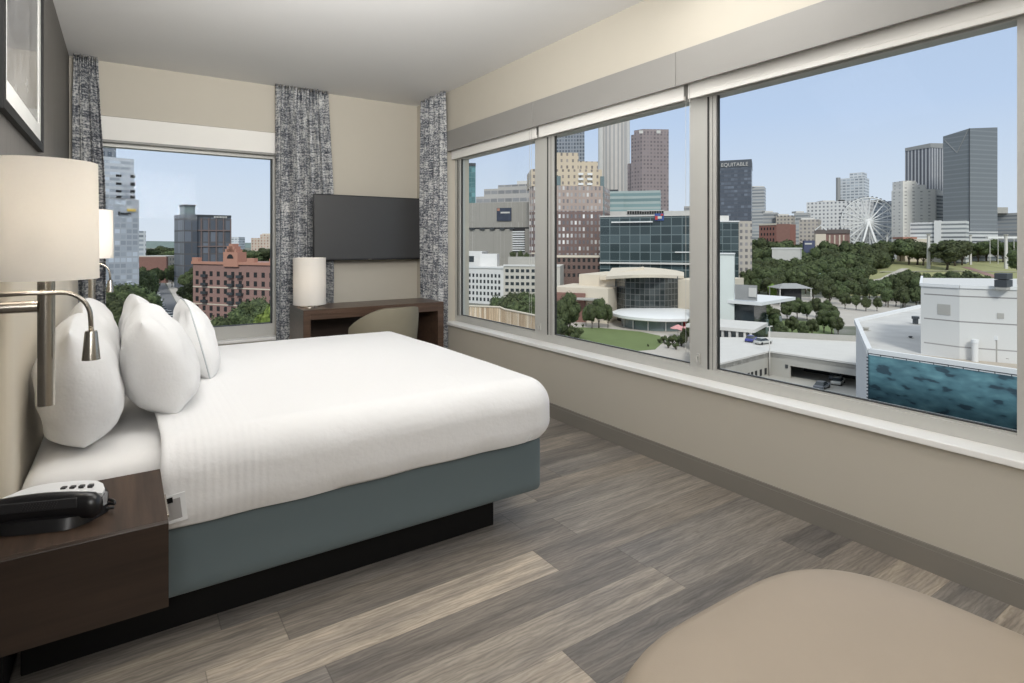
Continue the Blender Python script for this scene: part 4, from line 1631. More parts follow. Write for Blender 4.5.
# wooden fence on a terrace below
ff = [G(440, 62), G(500, 58), G(505, 57.2), G(530, 53), G(547, 50)]
fz = [zat(305, 62), zat(307.3, 58), zat(309.5, 57.2), zat(314.5, 53), zat(318, 50)]
r = thing('wooden_fence', 'tall fence of pale weathered vertical planks below the corner pane', 'fence', (*ff[0], -10.0))
bm = B()
uv = bm.loops.layers.uv.verify()
u = 0
for k in range(len(ff) - 1):
    p, q = Vector(ff[k]), Vector(ff[k + 1])
    dn = (q - p).normalized()
    nn = Vector((-dn.y, dn.x)) * 0.06
    Lk = (q - p).length
    for s in (0, 1):
        pts = [(p + nn * s, -10.0, u), (q + nn * s, -10.0, u + Lk), (q + nn * s, fz[k + 1], u + Lk), (p + nn * s, fz[k], u)]
        vs = [bm.verts.new((a_.x, a_.y, z_)) for a_, z_, _ in pts]
        f = bm.faces.new(vs)
        for lp, (_, z_, u_) in zip(f.loops, pts):
            lp[uv].uv = (u_, z_ + 10)
    u += Lk
obj('plank_panel', bm, mk_planks(), r, off=r.location)
bm = B()
for k in range(len(ff) - 1):
    tube(bm, [(*ff[k], fz[k] + 0.02), (*ff[k + 1], fz[k + 1] + 0.02)], 0.09, 8)
obj('cap_rail', bm, M_CREAM, r, off=r.location)
fpt = [ff[0], ff[1], ff[2], ff[3], ff[4], G(546, 34), G(430, 34)]
r = bld('terrace_block', 'low flat roofed block carrying the plank fence', fpt, -10.0, M_CONC)
add_prism(r, 'terrace_edge', foot(440, 61, 500, 57.4, 0.4), -10.0, -9.8, M_CONCL)

# ---- seen through the middle pane
ft = [G(529, 300), G(539, 292), G(603, 296), G(610, 322), G(545, 330)]
r = bld('apartment_tower', 'tall brick apartment tower with a cream crown and white balconies', ft, zat(211, 296), F_BRICKTOW)
add_prism(r, 'upper_floors', ft, zat(211, 296), zat(186, 296), F_BRICKMID)
fk = foot(551, 297, 600, 298, 24)
add_prism(r, 'cream_crown', foot(531, 296, 602, 298, 26), zat(186, 296), zat(169, 296), F_BRICKCREAM)
add_prism(r, 'top_block', foot(553, 300, 578.5, 301, 18), zat(169, 296), zat(152.5, 300), F_BRICKCREAM)
add_prism(r, 'top_block', foot(578, 301, 598, 302, 16), zat(169, 296), zat(161, 300), F_BRICKCREAM)
ftf = foot(531, 296, 602, 298, 26)
for k in range(22):
    z = zat(280 - 5.0 * k, 296)
    for px in (578, 587):
        bar(r, 'balcony', ftf, u_at(px, ftf), u_at(px + 5, ftf), z, z + 1.1, M_WMETAL, out=1.2)
for px in (541.5, 556.5, 600):
    bar(r, 'bay_column', ftf, u_at(px, ftf), u_at(px + 4, ftf), GZ, zat(176, 296), M_GGLASS, out=0.8)
bar(r, 'stone_band', ftf, 0, frame_of(ftf)[3], zat(254, 296), zat(252.5, 296), M_CREAM, out=0.9)
r = bld('brick_wing', 'low brick wing in front of the tall brick apartment tower', foot(556, 276, 602, 272, 16), zat(255.5, 274), plain('brown_brick', (0.175, 0.115, 0.098), 0.9, var=0.1, scale=0.5))
fl = foot(556, 276, 602, 272, 16)
wins(r, fl, [u_at(559 + 5 * k, fl) for k in range(9)], [zat(y, 274) for y in (262, 269, 277)], 1.3, 1.7, M_DARK, name='window')
bar(r, 'stone_cornice', fl, 0, frame_of(fl)[3], zat(257.5, 274), zat(255.3, 274), M_CREAM, out=0.4)

r = bld('skyscraper', 'grey lattice skyscraper cut off by the blind behind the cream crown', footp(556, 584.5, 640, 36), zat(128, 640), F_LATTICE)
add_prism(r, 'roof_plant', foot(560, 645, 580, 645, 26), zat(128, 640), zat(124, 640), M_ROOFG)
bm = B()
cx, cy = G(614, 740)
pts = []
for k in range(40):
    a_ = 2 * PI * k / 40
    pts.append((cx + 17.8 * math.cos(a_), cy + 17.8 * math.sin(a_)))
r = bld('skyscraper', 'tall round fluted pale tower cut off by the blind', pts, zat(112, 740), F_FLUTE)
for dx in (-1, 1):
    c2 = G(614 + dx * 12.5, 735)
    add_prism(r, 'corner_shaft', [(c2[0] + 4.2 * math.cos(2 * PI * k / 16), c2[1] + 4.2 * math.sin(2 * PI * k / 16)) for k in range(16)], GZ, zat(114, 740), M_CONCL)
fg = [G(631, 596), G(642, 586), G(668.7, 590), G(668.7, 640), G(634, 640)]
r = bld('skyscraper', 'stepped brown granite tower with chamfered top', fg, zat(134, 590), F_BROWN)
add_prism(r, 'top_tier', [G(634, 598), G(643, 590), G(668.7, 592), G(668.7, 636), G(637, 636)], zat(134, 590), zat(129, 590), F_BROWN)
add_prism(r, 'left_shoulder', [G(627.5, 606), G(634, 598), G(634, 640), G(628, 640)], GZ, zat(163, 600), F_BROWN)
for px in (641, 658.5):
    f2 = foot(636, 589.0, 668.7, 589.0, 4)
    bar(r, 'crown_emblem', f2, u_at(px - 2, f2), u_at(px + 2, f2), zat(133.5, 589), zat(130.5, 589), M_CONCL, out=0.5)
fb = foot(600, 452, 660.5, 440, 40)
r = bld('banded_office', 'grey green office with horizontal glass bands behind the dark glass block', fb, zat(191, 446), F_BANDS)
add_prism(r, 'left_bay', foot(598, 450, 624, 446, 4), GZ, zat(192, 446), F_BANDS)
add_prism(r, 'roof_plant', foot(606, 460, 618, 458, 10), zat(191, 446), zat(188, 446), M_RAIL)
# flat white roofed hall with a long sign, a red and blue badge at its end
fh = foot(596, 330, 690, 322, 40)
r = bld('low_hall', 'low white roofed hall with a long dark rooftop sign', fh, zat(211, 325), M_CONCL)
a, d, n, L = frame_of(fh)
bar(r, 'sign_backing', fh, u_at(627, fh), u_at(664, fh), zat(211, 325), zat(210.2, 325), M_CONCL, out=0.3)
rng = random.Random(4)
for k in range(15):
    p0 = 627.3 + 2.45 * k
    bar(r, 'sign_letter', fh, u_at(p0, fh), u_at(p0 + 1.9, fh), zat(213.9, 325), zat(211.3 + rng.uniform(-0.4, 0.4), 325), M_DARK, out=0.6)
# dark glass office block
fo = foot(600, 268, 712, 250, 40)
r = bld('glass_office', 'dark glass office block with white beams across its front', fo, zat(216, 262), F_DGLASS)
a, d, n, L = frame_of(fo)
bar(r, 'roof_edge', fo, 0, L, zat(216.5, 262), zat(215.2, 262), M_CONCL, out=0.4)
bar(r, 'beam', fo, u_at(612, fo), u_at(653, fo), zat(222.8, 264), zat(221.6, 264), M_WMETAL, out=1.6, back=0.0)
bar(r, 'beam', fo, u_at(600, fo), u_at(695, fo), zat(264, 262), zat(262.3, 262), M_CONCL, out=1.2)
bar(r, 'beam', fo, u_at(675, fo), u_at(695, fo), zat(252.6, 256), zat(251.6, 256), M_WMETAL, out=0.8)
sg = bar(r, 'badge_panel', fo, u_at(655, fo), u_at(664, fo), zat(220.5, 258), zat(213.5, 258), M_BLUE, out=0.7)
for x0, x1, y0, y1, m_ in ((655.4, 658, 219.8, 216, M_REDP), (658, 662, 218.8, 216.2, M_CONCL), (661, 663.4, 215.8, 214, M_REDP)):
    bar(r, 'badge_mark', fo, u_at(x0, fo), u_at(x1, fo), zat(y0, 258), zat(y1, 258), m_, out=0.95, back=0.0, parent=None)
r = bld('low_office', 'far grey low offices between the dark block and the window post', footp(684, 716, 640, 20), zat(206, 640), F_GREYBAND)

# museum: cream wings, glass drum, curved roof
fm1 = foot(579, 214, 617, 206, 26)
r = bld('museum', 'cream stone museum with a curved roof over a dark glass hall', fm1, zat(275, 208), M_CREAM)
fm0 = foot(552, 206, 608, 196, 20)
add_prism(r, 'low_wing', fm0, GZ, zat(288, 200), M_CREAM)
add_prism(r, 'brick_wing', foot(548, 203, 585, 199, 3), GZ, zat(293, 201), M_BRICKR)
add_prism(r, 'entrance_canopy', foot(574, 196, 594, 193, 8), zat(300.5, 194), zat(299, 194), M_CONC)
fm2 = foot(672, 200, 712, 190, 26)
add_prism(r, 'right_wing', fm2, GZ, zat(280, 196), M_CREAM)
fgl = [G(615, 206), G(625, 198), G(645, 194), G(665, 194), G(678, 198), G(678, 226), G(615, 226)]
F_HALL = facade('hall_glazing', (0.13, 0.13, 0.125), (0.030, 0.036, 0.036), 2.0, 1.7, 0.9, 0.88, 0.08, 0.4)
add_prism(r, 'glass_hall', fgl, GZ, zat(276, 200), F_HALL)
# curved, rising roof blade
bm = B()
top = []
for k in range(13):
    t = k / 12
    px = 606 + 78 * t
    Zf = 201 - 12 * math.sin(PI * t)
    yv = 276.5 - 2.0 * math.sin(PI * t * 0.9)
    z = zat(yv, Zf)
    pf_ = Vector((*G(px, Zf), z))
    pb_ = Vector((*G(px + 6 * (1 - t), Zf + 26), z + 1.9 * (1 - t) ** 0.6))
    top.append((bm.verts.new(pf_), bm.verts.new(pb_), bm.verts.new(pf_ - Vector((0, 0, 1.0))), bm.verts.new(pb_ - Vector((0, 0, 1.0)))))
for p, q in zip(top, top[1:]):
    bm.faces.new((p[0], q[0], q[1], p[1]))
    bm.faces.new((p[2], p[3], q[3], q[2]))
    bm.faces.new((p[0], p[2], q[2], q[0]))
    bm.faces.new((p[1], q[1], q[3], p[3]))
for p in (top[0], top[-1]):
    bm.faces.new((p[0], p[1], p[3], p[2]))
bmesh.ops.recalc_face_normals(bm, faces=bm.faces[:])
obj('curved_roof', bm, M_CREAM, r, off=r.location)
add_prism(r, 'sloped_blade', foot(600, 207, 644, 205, 4), zat(280, 206), zat(266, 206), M_CREAM, tops=[zat(276, 207), zat(267, 205), zat(267, 205), zat(276, 207)])

# round white pavilion
pc = G(659, 190)
r = thing('pavilion', 'low white round roofed pavilion beside the green lawn', 'pavilion', (*pc, GZ))
bm = B()
zc = -21.3 - GZ
lathe(bm, [(0.1, zc + 0.9), (5, zc + 0.85), (10, zc + 0.6), (14.2, zc + 0.1), (15.2, zc - 0.3), (15.2, zc - 1.1), (14.9, zc - 1.3), (12, zc - 1.25), (0.1, zc - 1.25)], 48)
bmesh.ops.recalc_face_normals(bm, faces=bm.faces[:])
obj('roof', bm, M_WMETAL, r, True, auto=40)
bm = B()
lathe(bm, [(11.6, 0.1), (11.6, zc - 1.2)], 48)
obj('glass_wall', bm, M_GGLASS, r)
for k in range(14):
    bm = B()
    a_ = 2 * PI * k / 14
    tube(bm, [(12.0 * math.cos(a_), 12.0 * math.sin(a_), 0.05), (12.0 * math.cos(a_), 12.0 * math.sin(a_), zc - 1.25)], 0.18, 8)
    obj('column', bm, M_WMETAL, r, True)
bm = B()
a_ = math.atan2(-pc[1], -pc[0]) + 0.75
box(bm, -0.9, 0.9, 11.8, 12.1, 0.1, 3.4, M=Matrix.Rotation(a_ - PI / 2, 4, 'Z'))
obj('red_doorway', bm, M_REDP, r)
# pinkish market umbrellas by the pavilion
for px, Zz, lab in ((686, 165, 'pink parasol at the right edge of the pavilion'), (678, 168, 'pale pink parasol just left of the other parasol by the pavilion')):
    c = G(px, Zz)
    u_ = thing('parasol', lab, 'parasol', (*c, GZ), group='parasols by the pavilion')
    bm = B()
    lathe(bm, [(2.3, 2.6), (1.2, 3.2), (0.05, 3.7)], 8)
    obj('canopy', bm, plain('pink_canopy', (0.66, 0.33, 0.32), 0.8), u_)
    bm = B()
    tube(bm, [(0, 0, 0), (0, 0, 3.6)], 0.05, 8)
    obj('pole', bm, M_RAIL, u_)

# ---- seen through the large right-hand pane
fe = footp(708, 751.4, 558, 36)
r = bld('skyscraper', 'dark slate slab tower with a lettered parapet', fe, zat(168, 558), F_SLATE)
add_prism(r, 'sign_band', inflate(fe, 0.3), zat(168, 558), zat(160.3, 558), plain('slate_sign_band', (0.085, 0.093, 0.11), 0.5))
text_mesh(r, 'EQUITABLE', fe, u_at(734.5, fe), zat(166.3, 556), 5.0, M_CONCL, out=0.8, width=24)
r = bld('white_tower', 'pale grey striped tower just right of the dark slate tower', footp(751, 764.5, 720, 24), zat(187, 720), F_GREYBAND)
add_prism(r, 'crown', foot(751, 721, 764.5, 721, 22), zat(187, 720), zat(186, 720), M_CONCL)
r = bld('glass_office', 'low dark glass block below the dark slate tower', foot(706, 330, 739, 328, 24), zat(222, 329), F_DGLASS)
add_prism(r, 'roof_edge', inflate(foot(706, 330, 739, 328, 24), 0.4), zat(222, 329), zat(220.8, 329), M_WMETAL)
add_prism(r, 'stone_wing', foot(738.5, 328, 752, 330, 22), GZ, zat(221, 329), F_BEIGEW)
add_prism(r, 'roof_box', foot(714, 340, 729, 340, 10), zat(222, 329), zat(215.6, 340), M_CONCL)
r = bld('brick_building', 'red brick warehouse with two tones beyond the trees', foot(759, 486, 776.5, 472, 26), zat(224, 474), plain('warehouse_brick', (0.27, 0.125, 0.10), 0.9, var=0.1, scale=0.4))
fq = foot(776.5, 472, 790, 474, 22)
add_prism(r, 'right_wing', fq, GZ, zat(224, 474), M_BRICKR)
fq0 = foot(759, 486, 776.5, 472, 26)
wins(r, fq0, [u_at(761.5 + 3 * k, fq0) for k in range(5)], [zat(y, 474) for y in (230, 235.5, 241)], 1.3, 2.2, M_DARK, name='window')
bar(r, 'cornice', fq0, 0, frame_of(fq0)[3], zat(225.0, 474), zat(223.4, 474), M_CREAM, out=0.4)
mid = (('office_block', 'stepped pale office block behind the brick warehouse', 763, 777, 620, 212.5, F_GREYBAND),
       ('office_block', 'grey office block right of the stepped pale block', 776, 793, 600, 215.5, F_BEIGEW),
       ('office_block', 'dark capped grey block at the middle of the skyline', 794, 808, 640, 212.8, F_GREYBAND),
       ('office_block', 'beige block with a pale front below the white gridded block', 799, 818, 540, 219.5, F_BEIGEW))
for nm, lab, a_, b_, Zz, yt, mt in mid:
    r = bld(nm, lab, footp(a_, b_, Zz, 22), zat(yt, Zz), mt)
    add_prism(r, 'roof_plant', foot(a_ + 2, Zz + 4, b_ - 4, Zz + 4, 10), zat(yt, Zz), zat(yt - 1.8, Zz), M_CONCL)
r = bld('brick_house', 'low brick hall with a small gable beneath the white gridded block', footp(815, 846, 500, 20), zat(233.5, 500), M_BRICKT)
fr_ = footp(815, 846, 500, 20)
add_prism(r, 'pale_bay', foot(815.5, 498, 826, 498, 3), GZ, zat(234, 500), M_CREAM)
for px in (829, 834, 839, 843):
    bar(r, 'pilaster', fr_, u_at(px, fr_), u_at(px + 1.4, fr_), GZ, zat(235, 500), M_CREAM, out=0.5)
bar(r, 'roof', fr_, -0.5, frame_of(fr_)[3] + 0.5, zat(233.6, 500), zat(229.5, 500), plain('brown_roof', (0.16, 0.135, 0.125), 0.9), out=0.8, back=18)
a, d, n, L = frame_of(fr_)
bm = B()
ca = a + d * u_at(821, fr_)
for sx in (-1, 1):
    q = [ca + d * (sx * 4.2) + Vector((0, 0, zat(230.5, 500))), ca + Vector((0, 0, zat(225.8, 500))), ca + Vector((0, 0, zat(224.8, 500))), ca + d * (sx * 5.0) + Vector((0, 0, zat(229.9, 500)))]
    f1 = [bm.verts.new(p + n * 1.2) for p in q]
    f2 = [bm.verts.new(p + n * 0.4) for p in q]
    bm.faces.new(f1)
    bm.faces.new(f2[::-1])
    for k in range(4):
        bm.faces.new((f1[k], f2[k], f2[(k + 1) % 4], f1[(k + 1) % 4]))
bmesh.ops.recalc_face_normals(bm, faces=bm.faces[:])
obj('gable_trim', bm, M_WMETAL, r, off=r.location)
r = bld('office_building', 'wide white office block with a grid of small square windows', footp(806.5, 868, 650, 40), zat(201.5, 655), F_WGRID)
add_prism(r, 'roof_plant', foot(823, 668, 835, 667, 16), zat(201.5, 655), zat(200, 660), M_CONCL)
add_prism(r, 'dark_vent', foot(841, 662, 845, 662, 6), zat(201.5, 655), zat(199.6, 660), M_DARK)
r = bld('office_tower', 'pale banded tower with a smaller top tier above the white gridded block', footp(838, 864.5, 785, 30), zat(178, 785), F_WBAND)
add_prism(r, 'top_tier', footp(849.5, 863.5, 792, 20), zat(178, 785), zat(172.5, 790), F_WBAND)
add_prism(r, 'side_strip', foot(837.6, 779, 840.5, 780, 3), GZ, zat(178, 785), M_ROOFG)
r = bld('apartment_block', 'white banded low block behind the observation wheel', footp(864, 893, 700, 24), zat(201, 690), F_WBAND)
add_prism(r, 'roof_plant', foot(872, 696, 884, 696, 10), zat(201, 690), zat(199.5, 690), M_CONCL)

fs1 = [G(905, 630), G(930.5, 606), G(946, 612), G(946, 660), G(910, 670)]
r = bld('skyscraper', 'dark tower with pale vertical stripes left of the blue glass tower', fs1, zat(144, 615), F_STRIPE, tops=[zat(148.8, 630), zat(143.8, 606), zat(144, 612), zat(144, 660), zat(148, 670)])
add_prism(r, 'top_band', [G(905, 629.5), G(930.5, 605.5), G(946, 611.5), G(946, 640), G(910, 650)], zat(149, 615), zat(147.6, 615), M_ROOFG, tops=[zat(148.2, 630), zat(143.2, 606), zat(143.4, 612), zat(143.4, 640), zat(147.4, 650)])
fb1 = [G(943, 512), G(969.5, 492), G(997.5, 500), G(997.5, 552), G(948, 560)]
r = bld('skyscraper', 'tall mirrored blue glass tower with a slanting top at the right of the skyline', fb1, zat(128, 492), F_BLUE, tops=[zat(136.5, 512), zat(128.3, 492), zat(127.3, 500), zat(127.3, 552), zat(136.5, 560)])
a, d, n, L = frame_of(fb1)
for (px0, y0, px1, y1) in ((945, 139, 957, 153), (957, 153, 968.5, 131)):
    bm = B()
    A = a + d * u_at(px0, fb1) + n * 0.05
    A.z = zat(y0, 502)
    C_ = a + d * u_at(px1, fb1) + n * 0.05
    C_.z = zat(y1, 502)
    tube(bm, [A, C_], 0.30, 6)
    obj('facade_fold', bm, M_ROOFG, r, off=r.location)
bm = B()
tube(bm, [(*G(969.5, 491.7), GZ), (*G(969.5, 491.7), zat(128.3, 492))], 0.3, 6)
obj('corner_mullion', bm, M_RAIL, r, off=r.location)
add_prism(r, 'podium', foot(968, 484, 998, 490, 8), GZ, zat(231.5, 486), F_GARAGE)
fh1 = [G(891.5, 575), G(903, 560), G(935.5, 556), G(946, 585), G(900, 600)]
r = bld('hotel_building', 'stepped white hotel slab in front of the dark striped tower', fh1, zat(189.5, 560), F_HOTEL)
add_prism(r, 'upper_block', [G(892.5, 577), G(903, 562), G(915.5, 561), G(918, 590), G(900, 596)], zat(189.5, 560), zat(180.8, 562), F_HOTEL)
add_prism(r, 'upper_block', foot(915, 562, 926, 561, 16), zat(189.5, 560), zat(184.8, 562), F_HOTEL)
add_prism(r, 'stair_shaft', foot(934.5, 556.5, 943, 566, 16), GZ, zat(195, 560), F_GARAGE)
r = bld('parking_garage', 'white open sided parking garage beneath the stepped hotel', foot(910, 478, 939, 464, 18), zat(222.3, 470), F_GARAGE)
add_prism(r, 'right_wing', foot(939, 464, 966, 452, 18), GZ, zat(221, 460), F_GARAGE)
add_prism(r, 'corner_block', foot(934, 465, 941, 462, 8), GZ, zat(220.5, 463), M_WHITE)
r = bld('office_building', 'low pale offices at the right edge of the window', footp(997, 1030, 640, 30), zat(213, 640), F_GREYBAND)
add_prism(r, 'roof_tier', foot(997, 645, 1008, 645, 14), zat(213, 640), zat(207, 640), M_CONC)

# observation wheel
hz = zat(222, 600)
hc = G(868, 600)
aw = math.atan2(ray(868, HOR).y, ray(868, HOR).x) - PI / 2 + R(12)
wh = thing('ferris_wheel', 'white observation wheel standing over the park trees', 'ferris wheel', (*hc, GZ), aw)
hh = hz - GZ
Rw = 25.2
for yy in (-1.1, 1.1):
    bm = B()
    tube(bm, [(Rw * math.cos(2 * PI * k / 72), yy, hh + Rw * math.sin(2 * PI * k / 72)) for k in range(73)], 0.55, 8, caps=False)
    obj('rim', bm, M_WMETAL, wh, True)
bm = B()
tube(bm, [((Rw - 3.2) * math.cos(2 * PI * k / 72), 0, hh + (Rw - 3.2) * math.sin(2 * PI * k / 72)) for k in range(73)], 0.4, 8, caps=False)
obj('inner_rim', bm, M_WMETAL, wh, True)
for k in range(21):
    a_ = 2 * PI * k / 21
    bm = B()
    for yy in (-1.1, 1.1):
        tube(bm, [(2.0 * math.cos(a_), yy * 2.2, hh + 2.0 * math.sin(a_)), (Rw * math.cos(a_), yy, hh + Rw * math.sin(a_))], 0.42, 6)
    obj('spoke', bm, M_WMETAL, wh)
bm = B()
lathe(bm, [(0.1, -3.0), (2.6, -3.0), (3.4, -2.4), (3.4, 2.4), (2.6, 3.0), (0.1, 3.0)], 24)
bm.transform(Matrix.Translation((0, 0, hh)) @ Matrix.Rotation(PI / 2, 4, 'X'))
bmesh.ops.recalc_face_normals(bm, faces=bm.faces[:])
obj('hub', bm, M_WMETAL, wh, True, auto=40)
for sx, sy in ((-1, -1), (1, -1), (-1, 1), (1, 1)):
    bm = B()
    tube(bm, [(0, sy * 3.0, hh), (sx * 13.5, sy * 8.5, 0)], [1.0, 0.9], 10)
    obj('leg', bm, M_WMETAL, wh, True)
bm = B()
lathe(bm, [(0.05, -2.6), (0.8, -2.5), (1.1, -1.6), (1.1, -0.9), (0.7, -0.3), (0.05, -0.1)], 10)
g0 = obj('gondola', bm, plain('gondola_shell', (0.16, 0.17, 0.18), 0.3), wh, True)
for k in range(42):
    a_ = 2 * PI * (k + 0.5) / 42
    q = g0 if k == 0 else g0.copy()
    if k:
        COL.objects.link(q)
        q.parent = wh
    q.location = ((Rw + 0.9) * math.cos(a_), 0, hh + (Rw + 0.9) * math.sin(a_) + 1.2)

# park light pylons
for px, yb, yt, Zz, w_, lab in ((928.5, 257, 235, 420, 2.4, 'tall pale stone pylon left of the big round tree'), (970.5, 249, 236, 446, 1.8, 'slim stone pylon right of the big round tree'),
                                (1006.0, 258, 235.5, 420, 2.4, 'tall pale stone pylon near the right edge of the window'), (887, 248, 236, 460, 1.8, 'slim pylon right of the observation wheel')):
    c = G(px, Zz)
    hz0 = hill_z(Zz) - 0.3 if px > 900 else GZ
    r = thing('pylon', lab, 'pylon', (*c, hz0), group='stone pylons in the park')
    zt = zat(yt, Zz) - hz0
    bm = B()
    lathe(bm, [(w_ * 0.52, 0), (w_ * 0.40, zt)], 4)
    bm.faces.new([v for v in bm.verts if abs(v.co.z - zt) < 0.01])
    obj('shaft', bm, M_CONCL, r)
    bm = B()
    box(bm, -w_ * 0.45, w_ * 0.45, -w_ * 0.45, w_ * 0.45, zt, zt + 1.0)
    obj('lantern', bm, M_CONC, r)
# long low pergola in the park between the pylons
r = thing('park_colonnade', 'long white colonnade strip behind the park pylons', 'colonnade', (*G(1000, 452), GZ))
add_prism(r, 'roof_beam', foot(988, 452, 1030, 448, 3), zat(238.5, 450), zat(236.5, 450), M_WMETAL)
for k in range(5):
    add_prism(r, 'column', foot(990 + 8 * k, 451.6 - k, 990.4 + 8 * k, 451.6 - k, 0.4), GZ, zat(238.5, 450), M_CONCL)
r = thing('park_building', 'low red and white roofed park hall left of the tall pylon', 'building', (*G(915, 470), GZ))
add_prism(r, 'walls', foot(905, 470, 932, 468, 12), GZ, zat(239, 470), M_CREAM)
add_prism(r, 'roof', foot(903, 469, 917, 469, 13), zat(239, 470), zat(237, 470), M_TERRA)
add_prism(r, 'flat_roof', foot(917, 469, 935, 468, 13), zat(239, 470), zat(237.4, 470), M_WHITE)

# park pavilions
for lab, px0, px1, Zz, yt, yr, m_ in (('grey roofed open pavilion among the park trees', 780, 811, 250, 288.5, 284, M_ROOFG), ('small green roofed kiosk right of the grey roofed pavilion', 809, 826, 330, 276, 272, plain('verdigris_roof', (0.30, 0.42, 0.36), 0.7))):
    fp_ = foot(px0, Zz, px1, Zz, 10)
    cx, cy = sum(p[0] for p in fp_) / 4, sum(p[1] for p in fp_) / 4
    r = thing('park_pavilion', lab, 'pavilion', (cx, cy, GZ))
    bm = B()
    ze, zr = zat(yt, Zz), zat(yr, Zz)
    vs = [bm.verts.new((p[0], p[1], ze)) for p in inflate(fp_, 1.0)]
    mid1 = Vector((cx, cy, zr)) + (Vector((*fp_[0], 0)) - Vector((*fp_[1], 0))) * 0.22
    mid2 = Vector((cx, cy, zr)) - (Vector((*fp_[0], 0)) - Vector((*fp_[1], 0))) * 0.22
    va, vb = bm.verts.new((mid1.x, mid1.y, zr)), bm.verts.new((mid2.x, mid2.y, zr))
    bm.faces.new((vs[0], vs[1], vb, va))
    bm.faces.new((vs[1], vs[2], vb))
    bm.faces.new((vs[2], vs[3], va, vb))
    bm.faces.new((vs[3], vs[0], va))
    bm.faces.new(vs[::-1])
    bmesh.ops.recalc_face_normals(bm, faces=bm.faces[:])
    obj('roof', bm, m_, r, off=r.location)
    for p in fp_:
        bm = B()
        tube(bm, [(p[0], p[1], GZ), (p[0], p[1], ze)], 0.22, 8)
        obj('post', bm, M_CONCL, r, off=r.location)
    add_prism(r, 'service_core', [(cx + (p[0] - cx) * 0.55, cy + (p[1] - cy) * 0.55) for p in fp_], GZ, ze - 0.1, M_DARK if px0 == 780 else M_CREAM)
r = bld('park_sign_block', 'dark blue signboard above the park trees', foot(804, 420, 815, 420, 2), zat(240.5, 420), plain('slate_signboard', (0.075, 0.085, 0.15), 0.6), cat='sign')
bar(r, 'sign_stripe', foot(804, 420, 815, 420, 2), 0.5, 5.5, zat(244.5, 420), zat(243, 420), M_CONCL, out=0.3)
r = bld('white_hall', 'low white flat hall among the trees left of the park', footp(772, 800, 399, 12), zat(249, 400), M_CONCL)
add_prism(r, 'roof_slab', inflate(footp(772, 800, 399, 12), 0.5), zat(249, 400), zat(247.8, 400), M_WHITE)

# ---- white terrace building at the left of the large pane
ft1 = foot(700, 176, 734.5, 168, 14)
r = bld('visitor_centre', 'white terrace building with a frosted glass stair tower', foot(690, 180, 752, 166, 22), zat(320, 172), M_GGLASS)
M_FROST = plain('frosted_glass_tower', (0.66, 0.70, 0.67), 0.3, var=0.12, scale=0.12)
add_prism(r, 'stair_tower', footp(706, 734.3, 168, 6), GZ, zat(253.5, 170), M_FROST)
add_prism(r, 'tower_cap', footp(705.5, 734.8, 167.6, 6.6), zat(254, 170), zat(253, 170), M_WMETAL)
add_prism(r, 'terrace_slab', foot(690, 176, 761, 160, 24), zat(303.5, 166), zat(300.3, 166), M_WMETAL)
fts = foot(690, 176, 758, 161, 22)
bar(r, 'terrace_railing', fts, u_at(735, fts), u_at(757, fts), zat(300.3, 163), zat(285, 163), M_ROOFG, out=0.0, back=0.15)
bar(r, 'terrace_screen', fts, u_at(749, fts), u_at(756.5, fts), zat(297, 162), zat(288, 162), M_CONCL, out=0.3)
add_prism(r, 'dark_ground_floor', foot(690, 176, 754, 164, 12), GZ, zat(303.5, 166), M_DGLASS)
fgk = foot(690, 147, 752.5, 138, 13)
r = bld('gate_building', 'small flat roofed glass gatehouse by the parking lot', fgk, zat(329, 141), M_DGLASS)
add_prism(r, 'roof_slab', foot(686, 146.5, 754.5, 137, 15), zat(330.5, 141), zat(327.2, 141), M_CONCL)
a, d, n, L = frame_of(fgk)
for px in (722, 729, 736.5, 744, 750):
    bar(r, 'column', fgk, u_at(px, fgk), u_at(px + 2.2, fgk), GZ, zat(330, 141), M_CONCL, out=0.5)

# ---- parking deck
DKZ = -21.3
pA, pB, pC = G(769.5, 119.5), G(858, 107), G(690, 101)
inner = [pA, pB, G(900, 104), G(900, 134), G(765, 139), G(700, 134), G(690, 101)]
r = thing('parking_deck', 'concrete parking deck with a dark garage opening', 'parking deck', (*pA, GZ))
# deck slab as two convex pieces
add_prism(r, 'deck_slab', [pA, pB, G(900, 104), G(900, 130), G(770, 139)], DKZ - 0.9, DKZ, M_CONCL)
add_prism(r, 'deck_slab', [pC, pA, G(770, 139), G(690, 139)], DKZ - 0.9, DKZ, M_CONCL)
add_prism(r, 'rear_curb_wall', foot(768, 139.2, 900, 130, 0.4), GZ, DKZ + 1.3, M_CONC)
fd_ = [pA, pB]
fdx = [pA, pB, (pB[0] + 3, pB[1] + 3), (pA[0] + 3, pA[1] + 3)]
u0, u1 = u_at(790, fdx), frame_of(fdx)[3]
bar(r, 'front_wall', fdx, 0, u0, GZ, DKZ - 0.02, M_CONC, out=0.0, back=0.4)
bar(r, 'lintel', fdx, u0, u1, -23.4, DKZ - 0.02, M_CONC, out=0.0, back=0.4)
bar(r, 'guard_ledge', fdx, -0.1, u1, DKZ, DKZ + 0.35, M_CONCL, out=0.12, back=0.3)
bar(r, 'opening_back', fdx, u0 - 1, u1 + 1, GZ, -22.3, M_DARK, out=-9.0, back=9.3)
bar(r, 'sign_panel', fdx, u_at(785.5, fdx), u_at(788, fdx), zat(369, 116), zat(365.5, 116), M_RAIL, out=0.15)
frw = [pC, pA, (pA[0], pA[1] + 2), (pC[0], pC[1] + 2)]
bar(r, 'ramp_wall', frw, 0, frame_of(frw)[3], GZ, DKZ - 0.02, M_CONC, out=0.0, back=0.4)
bar(r, 'guard_ledge', frw, 0, frame_of(frw)[3], DKZ, DKZ + 0.35, M_CONCL, out=0.1, back=0.3)
